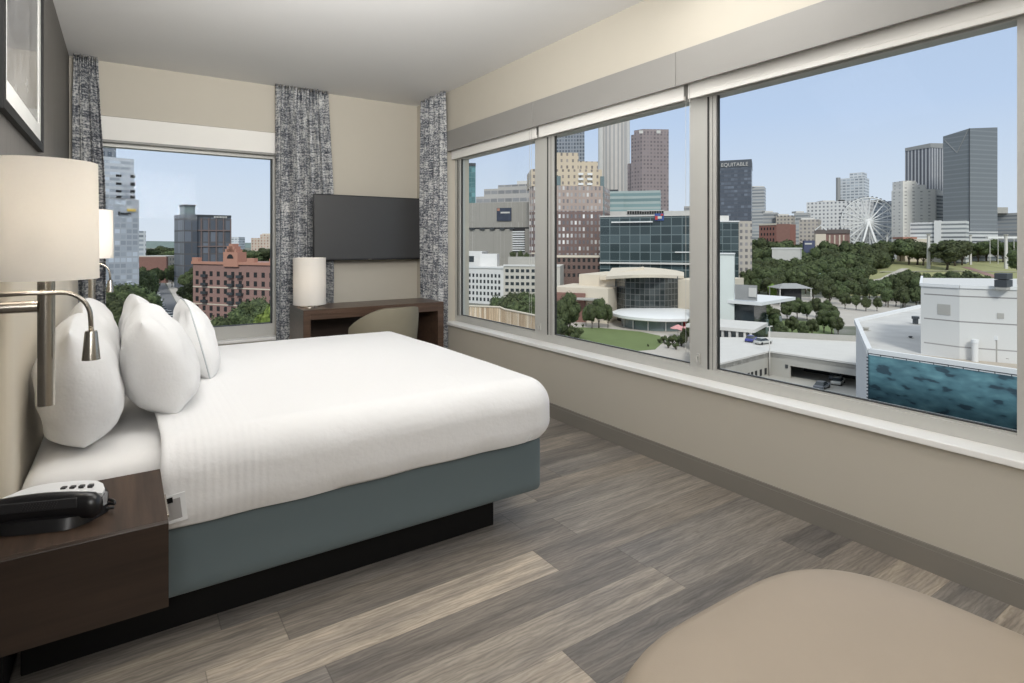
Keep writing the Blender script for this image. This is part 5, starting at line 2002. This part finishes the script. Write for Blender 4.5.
for px in (747.5, 751, 755, 759.7, 764.5):
    bar(r, 'wall_opening', frw, u_at(px, frw), u_at(px + 2.0, frw), -25.6, -24.3, M_DARK, out=0.06)
r = thing('street_light', 'tall two armed light pole beside the parking deck', 'street light', (*G(769.6, 118.6), GZ))
bm = B()
hp = zat(326.5, 118.6) - GZ
tube(bm, [(0, 0, 0), (0, 0, hp)], [0.16, 0.09], 10)
obj('pole', bm, M_CONCL, r, True)
for s in (-1, 1):
    bm = B()
    tube(bm, [(0, 0, hp - 0.1), (s * 0.35, 0, hp)], 0.05, 8)
    box(bm, min(s * 0.3, s * 0.85), max(s * 0.3, s * 0.85), -0.16, 0.16, hp - 0.08, hp + 0.08)
    obj('lamp_head', bm, M_CONCL, r)


# ---------------------------------------------------------------- cars
def car(lab, px, Z, zb, rz, mat, group):
    c = G(px, Z)
    root = thing('car', lab, 'car', (*c, zb), rz, group=group)
    bm = rbox(-2.2, 2.2, -0.88, 0.88, 0.28, 0.86, 0.16, (14, 8, 6))
    obj('body', bm, mat, root, True)
    bm = B()
    sec = [(-1.75, 0.84), (-1.2, 1.38), (0.25, 1.42), (1.05, 0.84)]
    vs = [[bm.verts.new((x, s * (0.80 if z < 1 else 0.64), z)) for x, z in sec] for s in (-1, 1)]
    bm.faces.new(vs[0][::-1])
    bm.faces.new(vs[1])
    for k in range(3):
        bm.faces.new((vs[0][k], vs[0][k + 1], vs[1][k + 1], vs[1][k]))
    bmesh.ops.recalc_face_normals(bm, faces=bm.faces[:])
    obj('cabin_glass', bm, M_DGLASS, root)
    bm = bbox(-1.15, 0.2, -0.62, 0.62, 1.38, 1.44, 0.02)
    obj('roof', bm, mat, root)
    for sx in (-1.35, 1.35):
        for sy in (-0.80, 0.80):
            bm = B()
            tube(bm, [(sx, sy - 0.1, 0.33), (sx, sy + 0.1, 0.33)], 0.33, 14)
            obj('wheel', bm, M_DARK, root, True, auto=40)
    return root


C_BLUE = plain('car_blue', (0.055, 0.065, 0.27), 0.3)
C_SILVER = plain('car_silver', (0.50, 0.50, 0.47), 0.3)
C_WHITE = plain('car_white', (0.75, 0.75, 0.74), 0.3)
C_GREY = plain('car_grey', (0.17, 0.18, 0.20), 0.3)
car('blue car parked on the deck by the gatehouse', 751.0, 133, DKZ, R(20), C_BLUE, 'cars on the parking deck')
car('silver car parked on the deck beside the blue car', 763.0, 129.5, DKZ, R(-6), C_SILVER, 'cars on the parking deck')
car('dark grey car in front of the garage opening', 822, 108.5, GZ, R(10), C_GREY, 'cars at the garage opening')
car('silver car inside the dark garage opening, lower', 838, 112.0, GZ, R(15), C_SILVER, 'cars at the garage opening')
car('grey car deep inside the garage opening, topmost', 836, 116, GZ, R(15), C_GREY, 'cars at the garage opening')
rng = random.Random(9)
street = ((158.2, 300, 0), (160.0, 272, 0), (160.8, 258, 2), (162.0, 250, 0), (164.4, 232, 2), (166, 224, 0), (169.5, 222, 0), (168.2, 213, 1), (171, 207, 0), (172.0, 214, 2), (174.5, 203, 1), (157.0, 330, 2))
for px, Zz, ci in street:
    a1, a2 = Vector(G(px, Zz)), Vector(G(px - 2.2, Zz + 30))
    car(('white', 'silver', 'grey')[ci] + ' car in the traffic of the street in the end window', px, Zz, GZ + 0.06, math.atan2((a2 - a1).y, (a2 - a1).x), (C_WHITE, C_SILVER, C_GREY)[ci], 'cars on the street')

# ---------------------------------------------------------------- big white building with banner, lower right
ZR = -11.9 + EYE
q0 = W(856, 322.5, 11.9 * FOC / (322.5 - HOR))
q1 = W(869.5, 353.5, 11.9 * FOC / (353.5 - HOR))
q2 = W(1019, 375.5, 11.9 * FOC / (375.5 - HOR))
q3 = W(920, 308, 11.9 * FOC / (308 - HOR))
qx = q2 + (q2 - q1) * 0.5
qf = q3 + Vector((60, -5, 0))
fA = [(p.x, p.y) for p in (q0, q1, qx, qf, q3)]
r = bld('aquarium_hall', 'large white flat roofed hall with a windowless block on its roof', fA, ZR, M_WHITE)
e1 = [(q0.x, q0.y), (q1.x, q1.y)]
for pa, pb in ((q0, q1), (q0, q3), (q1, qx)):
    bm = B()
    dv = (pb - pa)
    Ld = dv.length
    M = Matrix.Translation(pa - r.location) @ Matrix.Rotation(math.atan2(dv.y, dv.x), 4, 'Z')
    box(bm, 0, Ld, -0.25, 0.25, -0.1, 0.55, M=M)
    obj('roof_kerb', bm, M_WMETAL, r)
add_prism(r, 'roof_membrane', [(q.x, q.y) for q in (q0 + (qx - q0) * 0.012, q1 + (q3 - q1) * 0.02, qx + (q3 - q1) * 0.02, qf, q3)], ZR, ZR + 0.05, plain('stained_roof_membrane', (0.56, 0.545, 0.52), 0.9, var=0.22, scale=0.35))
# block on the roof
zb_t = zat(287, 60)
k0, k1, k2 = G(920.8, 62), G(959.5, 59), G(1032, 56)
fB = [k0, k1, k2, G(1034, 74), G(922, 76)]
M_PANEL = facade('white_panel_block', (0.66, 0.65, 0.625), (0.25, 0.24, 0.23), 2.6, 60, 0.05, 0.99, 0.8, 0.8, roof=(0.62, 0.61, 0.59))
add_prism(r, 'roof_block', fB, ZR, zb_t, M_PANEL)
for pa, pb in ((k0, k1), (k1, k2), (k0, fB[4])):
    bm = B()
    dv = Vector(pb) - Vector(pa)
    M = Matrix.Translation(Vector((*pa, zb_t)) - r.location) @ Matrix.Rotation(math.atan2(dv.y, dv.x), 4, 'Z')
    box(bm, 0, dv.length, -0.12, 0.12, -0.05, 0.28, M=M)
    obj('block_kerb', bm, M_WMETAL, r)
bar(r, 'wall_panel', fB, u_at(937.5, fB), u_at(950.5, fB), zat(315, 60), zat(304.5, 60), M_CONC, out=0.04)
bar(r, 'wall_panel', fB, u_at(997, fB, 1, 2), u_at(1004, fB, 1, 2), zat(318.5, 57.5), zat(313, 57.5), M_CONC, i=1, j=2, out=0.04)
add_prism(r, 'terrace_floor', [(q1.x + 3, q1.y), (q2.x, q2.y + 0.3), (k2[0] + 2, k2[1]), k1], ZR, ZR + 0.06, plain('tan_roof_deck', (0.46, 0.40, 0.33), 0.9, var=0.1, scale=0.6))
rf = thing('roof_vents', 'dark box ventilator unit on the edge of the white roof block', 'ventilator', W(1003.5, 290, 57) - Vector((0, 0, 0.2)))
rf.location.z = zb_t
for i_, (x0, z0, z1) in enumerate(((-0.9, 0.25, 0.95), (-0.9, 1.0, 1.6))):
    bm = bbox(-0.85, 0.85, -0.5, 0.5, z0, z1, 0.04)
    obj('vent_box', bm, M_RAIL, rf)
bm = B()
box(bm, -0.8, 0.8, -0.45, 0.45, 0.0, 0.25)
obj('curb', bm, M_CONC, rf)
for lab, px, py, w_, h_ in (('small dark roof vent on the white roof beside the block', 915.5, 324.5, 0.9, 1.2), ('tiny dark roof drain on the white roof', 910.5, 338.5, 0.4, 0.3), ('small grey roof hatch at the far corner of the white roof', 866, 331, 0.7, 0.5)):
    p = W(px, py, 11.9 * FOC / (py - HOR))
    v_ = thing('roof_vent', lab, 'roof vent', (p.x, p.y, ZR))
    bm = B()
    lathe(bm, [(w_ * 0.4, 0), (w_ * 0.4, h_ * 0.7), (w_ * 0.55, h_ * 0.7), (w_ * 0.55, h_), (0.01, h_)], 12)
    obj('stack', bm, M_RAIL if w_ != 0.7 else M_CONC, v_)
    bm = B()
    box(bm, -w_ * 0.6, w_ * 0.6, -w_ * 0.6, w_ * 0.6, 0, 0.1)
    obj('base', bm, M_CONC, v_)
for lab, px, h_, rr in (('white capped pipe standing on the tan roof terrace', 975, 2.2, 0.28), ('grey boxed vent against the roof block', 994, 2.6, 0.5)):
    p = W(px, 362, 11.9 * FOC / (362 - HOR))
    v_ = thing('roof_pipe', lab, 'roof pipe', (p.x, p.y, ZR + 0.06))
    bm = B()
    tube(bm, [(0, 0, 0), (0, 0, h_ * 0.85)], rr, 16 if rr < 0.4 else 4)
    obj('pipe', bm, M_WHITE if rr < 0.4 else M_CONC, v_, rr < 0.4, auto=40)
    bm = B()
    tube(bm, [(0, 0, h_ * 0.85), (0, 0, h_)], rr * 1.15, 16 if rr < 0.4 else 4)
    obj('cap', bm, M_WMETAL, v_, rr < 0.4, auto=40)
pt = W(1015, 363, 11.9 * FOC / (363 - HOR))
v_ = thing('picnic_table', 'dark wooden picnic table on the roof terrace', 'table', (pt.x, pt.y, ZR + 0.06), R(25))
M_DWOOD = plain('dark_timber', (0.08, 0.045, 0.03), 0.7)
bm = bbox(-0.9, 0.9, -0.38, 0.38, 0.70, 0.76, 0.01)
obj('tabletop', bm, M_DWOOD, v_)
for s in (-1, 1):
    bm = bbox(-0.9, 0.9, s * 0.72 - 0.13, s * 0.72 + 0.13, 0.42, 0.47, 0.01)
    obj('bench', bm, M_DWOOD, v_)
for x in (-0.6, 0.6):
    bm = B()
    tube(bm, [(x, -0.7, 0), (x, 0.1, 0.70)], 0.05, 6)
    tube(bm, [(x, 0.7, 0), (x, -0.1, 0.70)], 0.05, 6)
    tube(bm, [(x, -0.72, 0.40), (x, 0.72, 0.40)], 0.04, 6)
    obj('leg_frame', bm, M_DWOOD, v_)
# the banner screen on the front edge
dv = (q2 - q1)
out_n = Vector((dv.y, -dv.x, 0)).normalized()
bnr = thing('banner_screen', 'long blue printed fabric screen of shoaling fish on the hall front', 'banner', (q1.x, q1.y, ZR - 5.0))
bm = B()
uvl = bm.loops.layers.uv.verify()
LB = dv.length * 1.35
NB = 60
dn = dv.normalized()
prev = None
for k in range(NB + 1):
    s = LB * k / NB
    p = dn * s + out_n * (0.35 + 0.025 * math.sin(s * 2.4))
    cur = [(bm.verts.new((p.x, p.y, z)), (s, z)) for z in (0.0, 4.9)]
    if prev:
        f = bm.faces.new((prev[0][0], cur[0][0], cur[1][0], prev[1][0]))
        for lp, c in zip(f.loops, (prev[0][1], cur[0][1], cur[1][1], prev[1][1])):
            lp[uvl].uv = c
    prev = cur
ob = obj('printed_fabric', bm, mk_banner(), bnr, True)
md = ob.modifiers.new('cloth', 'SOLIDIFY')
md.thickness = 0.03
bm = B()
a0 = out_n * 0.22
tube(bm, [a0 + Vector((0, 0, 5.05)), a0 + dn * LB + Vector((0, 0, 5.05))], 0.06, 8)
obj('top_rail', bm, M_RAIL, bnr)
bm = B()
tube(bm, [a0 + Vector((0, 0, 0)), a0 + Vector((0, 0, 5.1))], 0.05, 8)
p0 = obj('post', bm, M_RAIL, bnr)
for k in range(1, 15):
    q = p0.copy()
    COL.objects.link(q)
    q.parent = bnr
    q.location = dn * (LB * k / 14)
bm = B()
for z in [0.25 + 0.36 * k for k in range(13)]:
    box(bm, -0.07, 0.07, -0.07, 0.07, z, z + 0.12, M=Matrix.Translation(out_n * 0.40 - dn * 0.02))
obj('lacing', bm, M_RAIL, bnr)


# ---------------------------------------------------------------- trees
def mk_leaf(name, c1, c2, c3):
    m = Mat(name)
    oi = m.n('ObjectInfo')
    n = m.noise(m.coords('Object'), 2.1, 4, 0.7)
    c = m.ramp(n, [(0.36, c1), (0.52, c2), (0.68, c3)])
    hsv = m.n('HueSaturation', {'Color': c})
    m.set(hsv.inputs['Value'], m.math('ADD', m.math('MULTIPLY', oi.outputs['Random'], 0.55), 0.72))
    m.set(hsv.inputs['Hue'], m.math('ADD', m.math('MULTIPLY', oi.outputs['Random'], 0.03), 0.485))
    m.bsdf(Base_Color=hsv.outputs[0], Roughness=0.85)
    return m.done()


M_LEAF = mk_leaf('dark_green_leaves', (0.026, 0.038, 0.015), (0.068, 0.090, 0.033), (0.138, 0.162, 0.064))
M_LEAFB = mk_leaf('bright_green_leaves', (0.08, 0.13, 0.020), (0.16, 0.23, 0.04), (0.26, 0.33, 0.08))
M_BARK = plain('bark', (0.10, 0.08, 0.06), 0.9)


def crown_bm(seed, rx, rz, nb=16, nl=2000, ls=0.55):
    """leafy crown: overlapping leaf masses with loose leaves over them, base at z = 0"""
    rng = random.Random(seed)
    bm = B()
    blobs = []
    for k in range(nb):
        while True:
            p = Vector((rng.uniform(-1, 1), rng.uniform(-1, 1), rng.uniform(-1, 1)))
            if p.length < 0.85:
                break
        blobs.append((Vector((p.x * rx * 0.72, p.y * rx * 0.72, rz + p.z * rz * 0.72)), rng.uniform(0.24, 0.42) * min(rx, rz)))
    for c, rr in blobs:
        ret = bmesh.ops.create_icosphere(bm, subdivisions=2, radius=rr, matrix=Matrix.Translation(c))
        for v in ret['verts']:
            d = (v.co - c)
            v.co = c + d * (1 + 0.35 * mnoise.noise(v.co * (1.6 / max(rr, 0.3)) + Vector((seed, 0, 0))))
    for k in range(nl):
        c, rr = rng.choice(blobs)
        d = Vector((rng.gauss(0, 1), rng.gauss(0, 1), rng.gauss(0, 1) + 0.3)).normalized()
        p = c + d * rr * rng.uniform(0.95, 1.32)
        t = d.orthogonal().normalized()
        t = (t + Vector((rng.uniform(-1, 1), rng.uniform(-1, 1), rng.uniform(-1, 1))) * 0.6).normalized()
        b_ = d.cross(t).normalized()
        s = ls * rng.uniform(0.6, 1.3)
        vs = [bm.verts.new(p + t * s * 0.6), bm.verts.new(p + b_ * s * 0.35), bm.verts.new(p - t * s * 0.6), bm.verts.new(p - b_ * s * 0.35)]
        bm.faces.new(vs)
    return bm


def make_tree(name, seed, rx, rz, trunk, mat, nb=16, nl=2000, ls=0.55):
    root = thing(name, 'tree', 'tree', (0, 0, GZ))
    bm = crown_bm(seed, rx, rz, nb, nl, ls)
    bmesh.ops.translate(bm, verts=bm.verts, vec=(0, 0, trunk))
    obj('crown', bm, mat, root)
    bm = B()
    tube(bm, [(0, 0, 0), (0.1, 0.05, trunk * 0.7), (0.0, 0.1, trunk + rz * 0.7)], [0.28, 0.22, 0.12], 8)
    for k in range(3):
        a_ = 2 * PI * k / 3 + seed
        tube(bm, [(0.05, 0.05, trunk * 0.8), (math.cos(a_) * rx * 0.4, math.sin(a_) * rx * 0.4, trunk + rz * 0.8)], [0.12, 0.05], 6)
    obj('trunk', bm, M_BARK, root, True)
    return root


protos = [make_tree('broadleaf_tree', 11, 4.6, 4.0, 2.0, M_LEAF), make_tree('broadleaf_tree', 12, 5.2, 3.6, 2.2, M_LEAF), make_tree('broadleaf_tree', 13, 4.0, 4.6, 2.0, M_LEAF),
          make_tree('broadleaf_tree', 14, 4.4, 3.8, 1.8, M_LEAF)]
pbright = make_tree('bright_tree', 21, 3.6, 4.4, 1.5, M_LEAFB, 14, 1200)
pfine = make_tree('street_tree', 31, 4.6, 4.2, 2.0, M_LEAF, 22, 3600, 0.42)
pfine2 = make_tree('street_tree', 32, 4.2, 4.6, 1.8, M_LEAF, 22, 3600, 0.42)
pshrub = make_tree('round_shrub', 41, 1.7, 1.2, 0.1, M_LEAF, 12, 700, 0.22)
used = set()


def tree(p, px, ytop, Z, lab, group, hscale=None, wscale=1.0, zb=GZ, rng=random.Random(77)):
    """plant a copy whose top reaches ytop"""
    hts = {id(pr): 0 for pr in ()}
    c = G(px, Z)
    cr = [k for k in p.children if k.name.startswith('crown')][0]
    H0 = max(v.co.z for v in cr.data.vertices)
    h = zat(ytop, Z) - zb
    s = h / H0
    if id(p) in used:
        t = copy_tree(p)
    else:
        t = p
        used.add(id(p))
    t.location = (*c, zb)
    t.rotation_euler = (0, 0, rng.uniform(0, 6.28))
    t.scale = (s * wscale, s * wscale, s)
    t['label'] = lab
    t['group'] = group
    t['category'] = 'tree' if 'shrub' not in lab else 'shrub'
    return t


rg = random.Random(5)
# end window
LT = 'dark leafy tree among the street trees in the end window'
for px, yt, Zz, ws in ((112, 282, 150, 1.1), (123, 284, 152, 1.1), (134, 281, 158, 1.1), (104, 292, 140, 1.0), (140, 268, 215, 0.8), (149, 270, 240, 0.8)):
    tree(rg.choice([pfine, pfine2]), px, yt, Zz, LT, 'street trees in the end window', wscale=ws)
for px, yt, Zz, ws in ((185, 285, 245, 0.8), (191, 281, 238, 0.8), (172, 270, 360, 0.8), (146, 266, 300, 0.8), (153, 268, 340, 0.7), (160, 267, 372, 0.7), (166, 268, 385, 0.6), (176, 264, 400, 1.0), (188, 292, 225, 0.6), (171, 262, 430, 0.9), (187, 271, 320, 0.9), (200, 262, 330, 1.1)):
    tree(rg.choice(protos), px, yt, Zz, 'green tree lining the far street in the end window', 'trees along the far street', wscale=ws)
for px in range(146, 280, 7):
    tree(rg.choice(protos), px + rg.uniform(-2, 2), 247.5 + rg.uniform(-2, 2.5), 560 + rg.uniform(-40, 140), 'hazy tree in the far tree line beyond the end window', 'far tree line in the end window', wscale=1.5)
for px, yt, Zz, ws, pr, lab in ((224, 314, 118, 0.8, pfine, 'low dark tree at the foot of the brick apartments'), (236, 306, 120, 0.85, pfine2, 'rounded green tree in front of the brick apartments'),
                                (252, 296, 132, 0.9, pfine, 'tall dark tree before the middle of the brick apartments'), (263, 303, 122, 0.8, pfine2, 'dark tree left of the bright green tree'),
                                (274, 300, 116, 0.75, pbright, 'bright yellow green tree at the edge of the curtain'), (206, 318, 150, 0.5, pfine, 'small dark bush-like tree by the street corner')):
    tree(pr, px, yt, Zz, lab, 'trees before the brick apartments', wscale=ws)

# corner and middle panes
for px, yt, Zz in ((499, 294, 140), (507, 296, 132), (516, 295, 128), (525, 297, 122), (533, 294, 126), (542, 296, 120), (512, 291, 160), (529, 290, 150)):
    tree(rg.choice([pfine, pfine2]), px, yt, Zz, 'dark tree in the row behind the plank fence', 'trees behind the plank fence', wscale=0.9)
for px, yt, Zz in ((513, 251, 268), (520, 250, 270), (527, 252, 266)):
    tree(rg.choice(protos), px, yt, Zz, 'roof garden tree above the beige loft building', 'roof garden trees', wscale=0.7, zb=zt2)
mids = ((569, 291, 168, 0.75, 'tall narrow tree at the left of the museum lawn'), (561, 300, 165, 0.7, 'dark tree cut by the window post left of the lawn'), (599, 297, 186, 0.85, 'broad dark tree before the museum entrance'),
        (592, 303, 184, 0.7, 'small tree left of the broad dark tree at the museum'), (608, 303, 186, 0.65, 'small tree right of the broad dark tree at the museum'),
        (684, 327, 150, 0.55, 'slim tree by the lawn at the window post'), (586, 305, 190, 0.6, 'young tree by the museum entrance canopy'), (690, 318, 158, 0.5, 'young tree half behind the window post'))
for px, yt, Zz, ws, lab in mids:
    tree(pfine if ws > 0.6 else pfine2, px, yt, Zz, lab, 'trees around the museum lawn', wscale=ws)
for px, Zz, yt in ((664, 158, 335), (669, 156, 336), (673, 155, 334), (678, 154, 335), (681, 153, 337), (660, 157, 338), (648, 152, 344), (668, 150, 341), (676, 148, 342), (578, 164, 327), (570, 165, 325), (563, 166, 322), (575, 158, 332), (583, 187, 324), (576, 189, 323)):
    tree(pshrub, px, yt, Zz, 'low green shrub at the edge of the museum lawn', 'shrubs edging the museum lawn')

# the park belt in the big pane
PB = 'leafy tree in the wooded belt of the park'
cnt = 0
for row, (Z0, y0, x0, x1, step) in enumerate(((420, 250, 756, 884, 8.5), (370, 257, 744, 872, 9), (335, 264, 744, 868, 9.5), (308, 271, 748, 864, 10), (284, 279, 745, 874, 11), (262, 284, 830, 880, 11))):
    px = x0
    while px < x1:
        Zz = Z0 + rg.uniform(-10, 10)
        yt = y0 + rg.uniform(-4, 3.0)
        if row == 4 and 775 < px < 812:
            px += step
            continue
        tree(rg.choice(protos), px, yt, Zz, PB, 'park belt trees', wscale=1.0)
        px += step * rg.uniform(0.8, 1.2)
for px, yt, Zz in ((884, 279, 268), (892, 275, 274), (899, 272, 270), (907, 269, 276), (914, 270, 270), (920, 276, 262), (928, 282, 258), (937, 274, 270), (945, 271, 276), (953, 270, 270), (961, 272, 276), (969, 270, 270), (977, 273, 276), (984, 278, 270), (990, 285, 262), (888, 288, 246), (903, 285, 248), (916, 286, 246)):
    tree(rg.choice(protos), px, yt, Zz, 'leafy tree of the row just behind the big white flat roof', 'trees behind the white roof', wscale=0.95)
for px in range(884, 1022, 8):
    Zz = 472 + rg.uniform(-8, 8)
    if 903 < px < 938 or 940 < px < 972:
        Zz = 442 + rg.uniform(-4, 4)
    tree(rg.choice(protos), px + rg.uniform(-2, 2), 239.5 + rg.uniform(-3, 4), Zz, 'dark tree in the row at the foot of the skyscrapers', 'trees below the skyscrapers', wscale=1.25, zb=hill_z(Zz) - 0.3)
for px in list(range(756, 800, 9)) + [826, 846, 856, 872, 880]:
    tree(rg.choice(protos), px + rg.uniform(-2, 2), 240 + rg.uniform(-3, 4), 452 + rg.uniform(-10, 10), 'dark tree in the row below the brick warehouse and wheel', 'trees below the wheel', wscale=1.0)
tree(protos[0], 947, 239.5, 412, 'big dark round tree standing alone on the dry lawn', 'single park trees', wscale=1.35, zb=hill_z(412) - 0.3)
tree(protos[2], 1020, 247, 345, 'dark tree cut off by the right window frame', 'single park trees', wscale=1.0, zb=hill_z(345) - 0.3)
# nearer trees by the parking deck and square
near = ((776, 308, 190), (787, 300, 205), (797, 297, 210), (807, 301, 205), (816, 297, 212), (826, 299, 208), (834, 305, 200), (792, 315, 172), (803, 321, 165), (812, 318, 168), (824, 309, 176), (832, 309, 172), (838, 316, 170),
        (781, 321, 160), (773, 312, 175), (845, 292, 240), (856, 294, 236), (866, 296, 232), (877, 297, 232), (886, 290, 250), (896, 288, 250), (905, 292, 244), (760, 296, 200), (765, 300, 195))
for px, yt, Zz in near:
    tree(rg.choice([pfine, pfine2]), px, yt, Zz, 'green tree in the loose grove between parking deck and park', 'grove behind the parking deck', wscale=0.92)
for px in (770, 783, 796, 808, 820, 830, 776, 789, 815, 826):
    tree(pshrub, px + rg.uniform(-2, 2), 334 + rg.uniform(-2, 2), 148 + rg.uniform(0, 8), 'shrub in the hedge strip behind the parking deck wall', 'shrubs behind the parking deck')
tree(pbright, 773, 283, 262, 'yellow green young tree left of the grey roofed pavilion', 'single park trees', wscale=0.7)
ground_patch('lawn_3', [G(752, 205), G(832, 200), G(838, 144), G(752, 146)], GZ + 0.10, M_LAWN, label='grass strip behind the parking deck')
